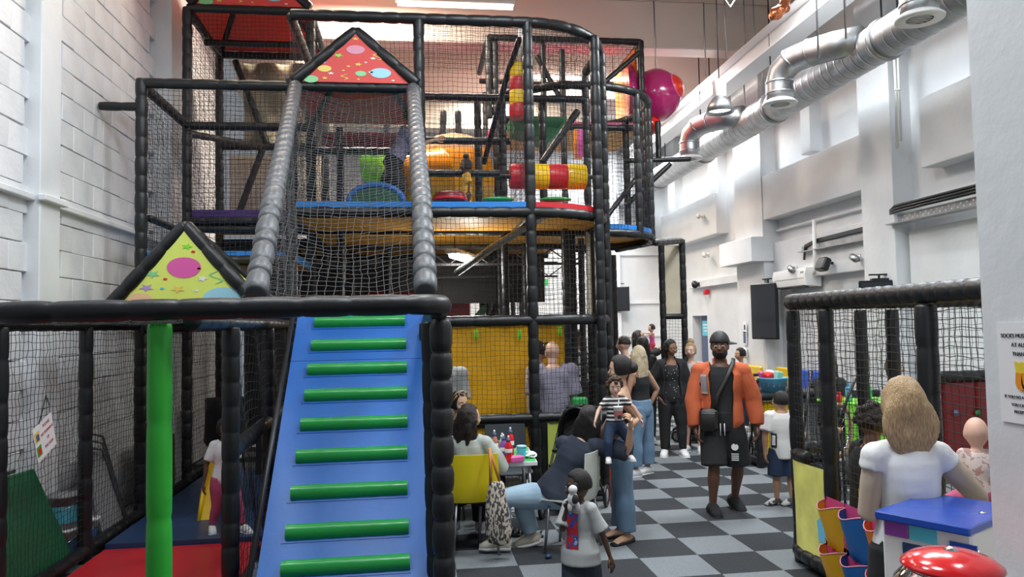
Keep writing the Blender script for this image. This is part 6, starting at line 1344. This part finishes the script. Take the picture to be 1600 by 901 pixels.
# -- around the table
m6 = person('long haired woman in a sage grey jumper on the yellow chair', .47, 6.66, 165, 1.56, 'skin_olive', ('long', {'len': .34, 'w': 1.1}),
  [('jumper', 'top', 'cloth_sage', {'inf': .024, 'sleeve': 1.95, 't0': -.1, 'wr': .016}), ('trousers', 'legs', 'cloth_black', {'inf': .014, 'len': 1.9, 'flare': .02})],
  hipz=.48, lean=(.0, -.08, 1), armB=((-.4, .3, -.9), (.1, .9, .1)), armA=((.52, -.05, -.75), (-.05, .9, .15)), legA=((.1, 1, .0), (0, .05, -1)), legB=((-.15, 1, .0), (0, .05, -1)), footA=(.1, 1, 0), footB=(-.1, 1, 0), head=(-55, 6), vox=.010, hairmat='hair_darkbrown')
m7 = person('woman in a black top with white neck stripes and sunglasses raised on her hair', .43, 7.62, 62, 1.60, 'skin_olive', ('bun', {'c': (0, .13, -.02), 'glasses': 'tan'}),
  [('t_shirt', 'top', 'cloth_black', {'inf': .018, 'sleeve': .7, 't0': -.1}), ('trousers', 'legs', 'cloth_black', {'inf': .014, 'len': 1.9})],
  hipz=.49, armA=((.2, -.3, -1), (.8, -.2, .1)), armB=((.1, .2, -1), (.9, .1, .1)), legA=((1, -.1, 0), (0, 0, -1)), legB=((1, .1, 0), (0, 0, -1)), head=(-30, 6), vox=.010)
b = MB(); n0 = m7['sc']-m7['t'].location; Ri7 = Matrix.Rotation(-math.radians(62), 3, 'Z'); n0 = Ri7 @ n0
for w7 in (.0, .018): b.tube([n0+V((-.075+w7, -.03, .045)), n0+V((-.06+w7, -.085, 0)), n0+V((0, -.115, -.09+w7)), n0+V((.06-w7, -.085, 0)), n0+V((.075-w7, -.03, .045))], .005, 5)
part('neck_stripe', b, 'cloth_white', m7['t'])
# -- behind the tower net
person('man in a pale grey shirt standing behind the net next to the corner post', .36, 9.05, 178, 1.74, 'skin_light', 'fade', [('shirt', 'top', 'cloth_grey', {'inf': .03, 'sleeve': 1.0, 't0': -.2, 'wr': .02}), ('trousers', 'legs', 'denim_dark', {'inf': .015, 'len': 1.9, 'flare': .02})], sex='m', g=1.1, hairmat='hair_darkbrown', vox=.012)
p9 = person('man in a checked shirt seen from behind through the net', 1.68, 9.1, 172, 1.73, 'skin_light', ('none', {'cap': 0} if False else {}), [('checked_shirt', 'top', 'check_cloth', {'inf': .034, 'sleeve': (.95, .95), 't0': -.22, 'wr': .02, 'cuff': .012}), ('trousers', 'legs', 'cloth_black', {'inf': .015, 'len': 1.9, 'flare': .02})], sex='m', g=1.18, sw=.118, head=(25, 10), lean=(0, .06, 1), vox=.012, hairmat='hair_brown')
b = MB(); hh = p9['hh']; Rr = Matrix.Rotation(-math.radians(172), 3, 'Z'); L9 = lambda v: Rr @ (p9['HD'](v)-p9['t'].location)
b.tube([L9((s_*.36*hh*.98, y_*hh, z_*hh)) for s_, y_, z_ in ((-1, -.1, .1), (-.95, -.2, .34), (-.5, -.28, .47), (.5, -.28, .47), (.95, -.2, .34), (1, -.1, .1))], .012, 6); part('raised_sunglasses', b, 'black_plastic', p9['t'])
person('man in a white t-shirt and black trousers half hidden by the tower post', 1.52, 9.35, 100, 1.72, 'skin_olive', 'short', [('t_shirt', 'top', 'cloth_white', {'inf': .024, 'sleeve': .8, 't0': -.15}), ('trousers', 'legs', 'cloth_black', {'inf': .02, 'len': 1.9})], sex='m', vox=.013, armA=((-.35, -.1, -1), (.05, -.1, -1)), head=(0, 10))
fm = person('man in a dark patterned shirt filming with a raised phone behind the nets', 2.92, 13.2, 10, 1.84, 'skin_brown', 'fade', [('patterned_shirt', 'top', 'far_floral', {'inf': .026, 'sleeve': .9, 't0': -.15}), ('trousers', 'legs', 'cloth_black', {'inf': .016, 'len': 1.9})], sex='m', vox=.014, armB=((.5, -.3, -.6), (-.2, -.5, 1)), head=(20, 5))
b = MB(); b.box(fm['handB']+V((0, -.03, .05)), (.075, .012, .15), bev=.004); tag(b.build('phone', 'black_plastic', None, False), 'dark phone raised by the man in the patterned shirt', 'phone')
# -- the group in the aisle
person('woman with long pale blonde hair in a black vest and blue jeans from behind', 2.86, 9.42, -143, 1.64, 'skin_tan', ('long', {'len': .52, 'w': 1.05}), [('vest_top', 'top', 'cloth_black', {'inf': .008, 't0': .0, 't1': .84}), ('jeans', 'legs', 'denim', {'inf': .02, 'len': 1.8, 'flare': .035, 't1': .26})],
  hairmat='hair_pale', armA=((.65, .25, -.9), (-.5, .1, -1)), armB=((-.3, .0, -1), (-.5, -.1, -.6)), legA=((.06, .05, -1), (.02, .1, -1)), legB=((-.1, -.05, -1), (.0, .05, -1)), footA=(-.8, -.4, 0), footB=(-1, -.4, 0), head=(-12, 0), vox=.011)
person('woman in a black floral top and cardigan with a high ponytail', 3.72, 10.7, -14, 1.68, 'skin_brown', ('pony', {'len': .3, 'w': .7, 'front': 0}), [('floral_top', 'top', 'floral', {'inf': .016, 't0': -.12, 't1': .9}), ('cardigan', 'jacket', 'cloth_black', {'inf': .03, 't0': -.2, 'gap': .62, 'sleeve': 1.9, 'vox': .011}), ('leggings', 'legs', 'cloth_black', {'inf': .014, 'len': 1.9})],
  armA=((-.55, .1, -1), (.35, -.3, -.9)), armB=((.25, 0, -1), (.25, -.3, -1)), g=1.08, head=(38, 14), vox=.011, legA=((-.05, 0, -1), (-.03, .02, -1)), legB=((.06, -.06, -1), (.03, 0, -1)))
person('woman with a blonde top bun in a grey t-shirt and grey shorts', 4.12, 10.95, -30, 1.62, 'skin_light', ('bun', {'c': (0, .03, .135)}), [('t_shirt', 'top', 'cloth_grey', {'inf': .022, 'sleeve': .8, 't0': -.14}), ('shorts', 'legs', 'grey', {'inf': .016, 'len': .9, 'flare': .01})], hairmat='hair_blonde', head=(-4, 4), vox=.011)
person('man with short dark hair and a black shirt turned to the left', 3.12, 11.0, -125, 1.74, 'skin_light', 'fade', [('shirt', 'top', 'cloth_black', {'inf': .022, 'sleeve': .8}), ('jeans', 'legs', 'denim_dark', {'inf': .016, 'len': 1.9})], sex='m', g=1.08, hairmat='hair_darkbrown', vox=.013)
person('person in a black cap and black clothes behind the blonde woman', 3.68, 11.9, -165, 1.70, 'skin_tan', ('long', {'cap': 1, 'len': .3}), [('jumper', 'top', 'cloth_black', {'inf': .03, 'sleeve': 1.95, 't0': -.15}), ('trousers', 'legs', 'cloth_black', {'inf': .016, 'len': 1.9})], g=1.1, vox=.014)
hw = person('dark haired woman at the back looking up at the baby she lifts', 4.05, 13.4, 68, 1.8, 'skin_tan', ('long', {'len': .35}), [('top', 'top', 'cloth_black', {'inf': .02, 'sleeve': 1.5}), ('trousers', 'legs', 'cloth_black', {'inf': .016, 'len': 1.9})], armA=((.7, -.3, -.1), (.6, 0, .35)), armB=((.7, .3, -.1), (.6, 0, .35)), head=(0, -16), vox=.013)
person('baby with a headband and red trousers lifted up at the back of the hall', 4.30, 13.35, -75, .66, 'skin_light', 'short', [('bodice', 'top', 'pink', {'inf': .01, 't0': -.1, 't1': .75}), ('trousers', 'legs', 'cloth_redpink', {'inf': .014, 'len': 1.8})], z=1.35, hk=1.65, hipz=.18, hairmat='hair_darkbrown', vox=.010, armA=((-.8, -.2, .1), (-1, 0, .1)), armB=((-.6, .4, -.2), (-1, 0, 0)), legA=((-.3, -.5, -.6), (-.2, 0, -1)), legB=((-.4, .3, -.6), (-.1, 0, -1)), shoes='white')
person('boy in a white t-shirt and navy shorts seen from behind beside the rounded pen', 3.83, 7.6, 168, 1.21, 'skin_tan', 'short', [('t_shirt', 'top', 'cloth_white', {'inf': .022, 'sleeve': .8, 't0': -.2, 'flare': .05, 'cuff': .01}), ('shorts', 'legs', 'denim_dark', {'inf': .022, 'len': .95, 'flare': .016}), ('square_print', 'patch', 'ink', {'t0': .1, 't1': .48, 'a0': .45, 'a1': .95, 'inf': .040}), ('square_centre', 'patch', 'cloth_white', {'t0': .17, 't1': .42, 'a0': .55, 'a1': .85, 'inf': .045})],
  hk=1.22, sex='m', head=(32, -4), armB=((-.35, -.1, -1), (-.1, -.15, -1)), armA=((.3, -.05, -1), (.0, -.15, -1)), vox=.009, shoes=('far_floral', 'cloth_black'), footA=(-.2, .3, 0) if False else (-.85, -.2, 0), footB=(-1, -.1, 0), g=1.05)
# -- near blonde woman and the baby
nw = person('blonde woman in a white top seen from behind at the rounded pen', 2.30, 3.34, 172, 1.63, 'skin_light', ('long', {'len': .29, 'w': 1.28, 'front': 0, 'k': 1.2}), [('white_top', 'top', 'cloth_white', {'inf': .016, 't0': -.15, 't1': .97, 'sleeve': .22, 'wr': .012, 'vox': .009}), ('sheer_sleeves', 'top', 'cloth_beige', {'inf': .006, 't0': .78, 't1': .9, 'sleeve': 1.9}), ('trousers', 'legs', 'cloth_black', {'inf': .014, 'len': 1.9})],
  hairmat='hair_blonde', armA=((.70, -.05, -.75), (.3, .3, -.8)), armB=((-.12, .1, -1), (.5, .8, -.2)), vox=.009, g=1.02)
person('bald baby in a knitted pink top held beyond the white pillar', 2.73, 3.42, 150, .68, 'skin_light', 'none', [('knitted_top', 'top', 'floral_pink', {'inf': .016, 't0': -.1, 'sleeve': 1.9}), ('trousers', 'legs', 'cloth_pink', {'inf': .014, 'len': 1.9})], z=1.0, hk=1.7, hipz=.05, vox=.008, g=1.25, legA=((.6, .5, -.3), (0, .2, -1)), legB=((-.6, .5, -.3), (0, .2, -1)), shoes='white')
# -- inside and beyond the pen
person('person in black with jeans sitting on the pad inside the rounded pen', 3.38, 5.35, 80, 1.66, 'skin_brown', 'curly', [('t_shirt', 'top', 'cloth_black', {'inf': .03, 'sleeve': .9, 't0': -.1}), ('jeans', 'legs', 'denim_dark', {'inf': .024, 'len': 1.9})], z=.32, hipz=.14, lean=(.1, .1, .9), sex='m', g=1.1, hk=1.08, legA=((.8, -.6, .25), (.5, -.3, -.6)), legB=((.9, .3, .3), (.3, 0, -.8)), armA=((.2, -.35, -.8), (.75, -.1, -.35)), armB=((.5, .1, -.7), (.6, -.2, -.1)), head=(0, 20), vox=.011, hairmat='hair_darkbrown')
person('woman with brown shoulder length hair seated beyond the rounded pen', 5.85, 8.68, 50, 1.6, 'skin_light', ('bob', {'len': .16}), [('grey_top', 'top', 'cloth_grey', {'inf': .022, 'sleeve': 1.5}), ('trousers', 'legs', 'denim', {'inf': .014, 'len': 1.9})], hipz=.65, legA=((-.2, -.9, 0), (0, 0, -1)), legB=((.1, -.9, 0), (0, 0, -1)), hairmat='hair_brown', vox=.013)
person('woman in a black headscarf resting her face on her hand at the lime table', 5.38, 9.3, -20, 1.6, 'skin_olive', 'hijab', [('robe', 'top', 'cloth_black', {'inf': .035, 'sleeve': 1.9, 't0': -.1}), ('trousers', 'legs', 'cloth_black', {'inf': .014, 'len': 1.9})], hipz=.62, legA=((0, -1, 0), (0, 0, -1)), legB=((.1, -1, 0), (0, 0, -1)), armA=((-.15, -.5, -.7), (.35, -.2, 1)), armB=((.3, -.4, -.8), (-.6, -.5, .2)), vox=.013)
person('dark haired boy far behind by the white dispenser', 5.78, 12.9, -80, 1.45, 'skin_tan', 'short', [('t_shirt', 'top', 'cloth_navy', {'inf': .02, 'sleeve': .8}), ('trousers', 'legs', 'cloth_navy', {'inf': .014, 'len': 1.9})], hk=1.1, vox=.014)
# -- children and the climber in the play frame
person('little girl in a ruffled yellow dress on the upper deck', .69, 9.48, -70, .78, 'skin_dark', ('bun', {'c': (0, .02, .12)}), [('dress', 'dress', 'cloth_yellow', {'inf': .016, 't0': -.1, 'skirt': .3, 'sleeve': .8, 'cuff': .012, 'wr': .02, 'ws': 16})], z=3.285, hk=1.65, vox=.009, head=(0, 6))
b = MB(); person('climber in black leggings and a grey top crossing the upper deck', -.22, 9.55, 70, 1.5, 'skin_olive', 'bun', [('grey_top', 'top', 'cloth_lilac', {'inf': .02, 'sleeve': .8, 't0': .12}), ('leggings', 'legs', 'cloth_black', {'inf': .016, 'len': 2})], z=3.285, vox=.012, lean=(.45, 0, .9), legA=((.35, -.1, -1), (-.35, 0, -1)), legB=((-.45, .1, -.9), (-.45, 0, -.8)), armA=((.6, 0, -.6), (.6, 0, .2)), shoes='none')
person('child in a white t-shirt and pink leggings walking inside the front cage', -1.72, 7.25, 30, 1.08, 'skin_dark', 'bun', [('t_shirt', 'top', 'cloth_white', {'inf': .022, 'sleeve': .8, 't0': -.12}), ('leggings', 'legs', 'cloth_pink', {'inf': .012, 'len': 1.85})], z=.105, hk=1.3, vox=.010, armA=((-.35, -.1, -1), (-.1, -.2, -1)), legA=((-.1, .1, -1), (-.25, .3, -1)), legB=((.3, -.15, -1), (.25, 0, -1)))
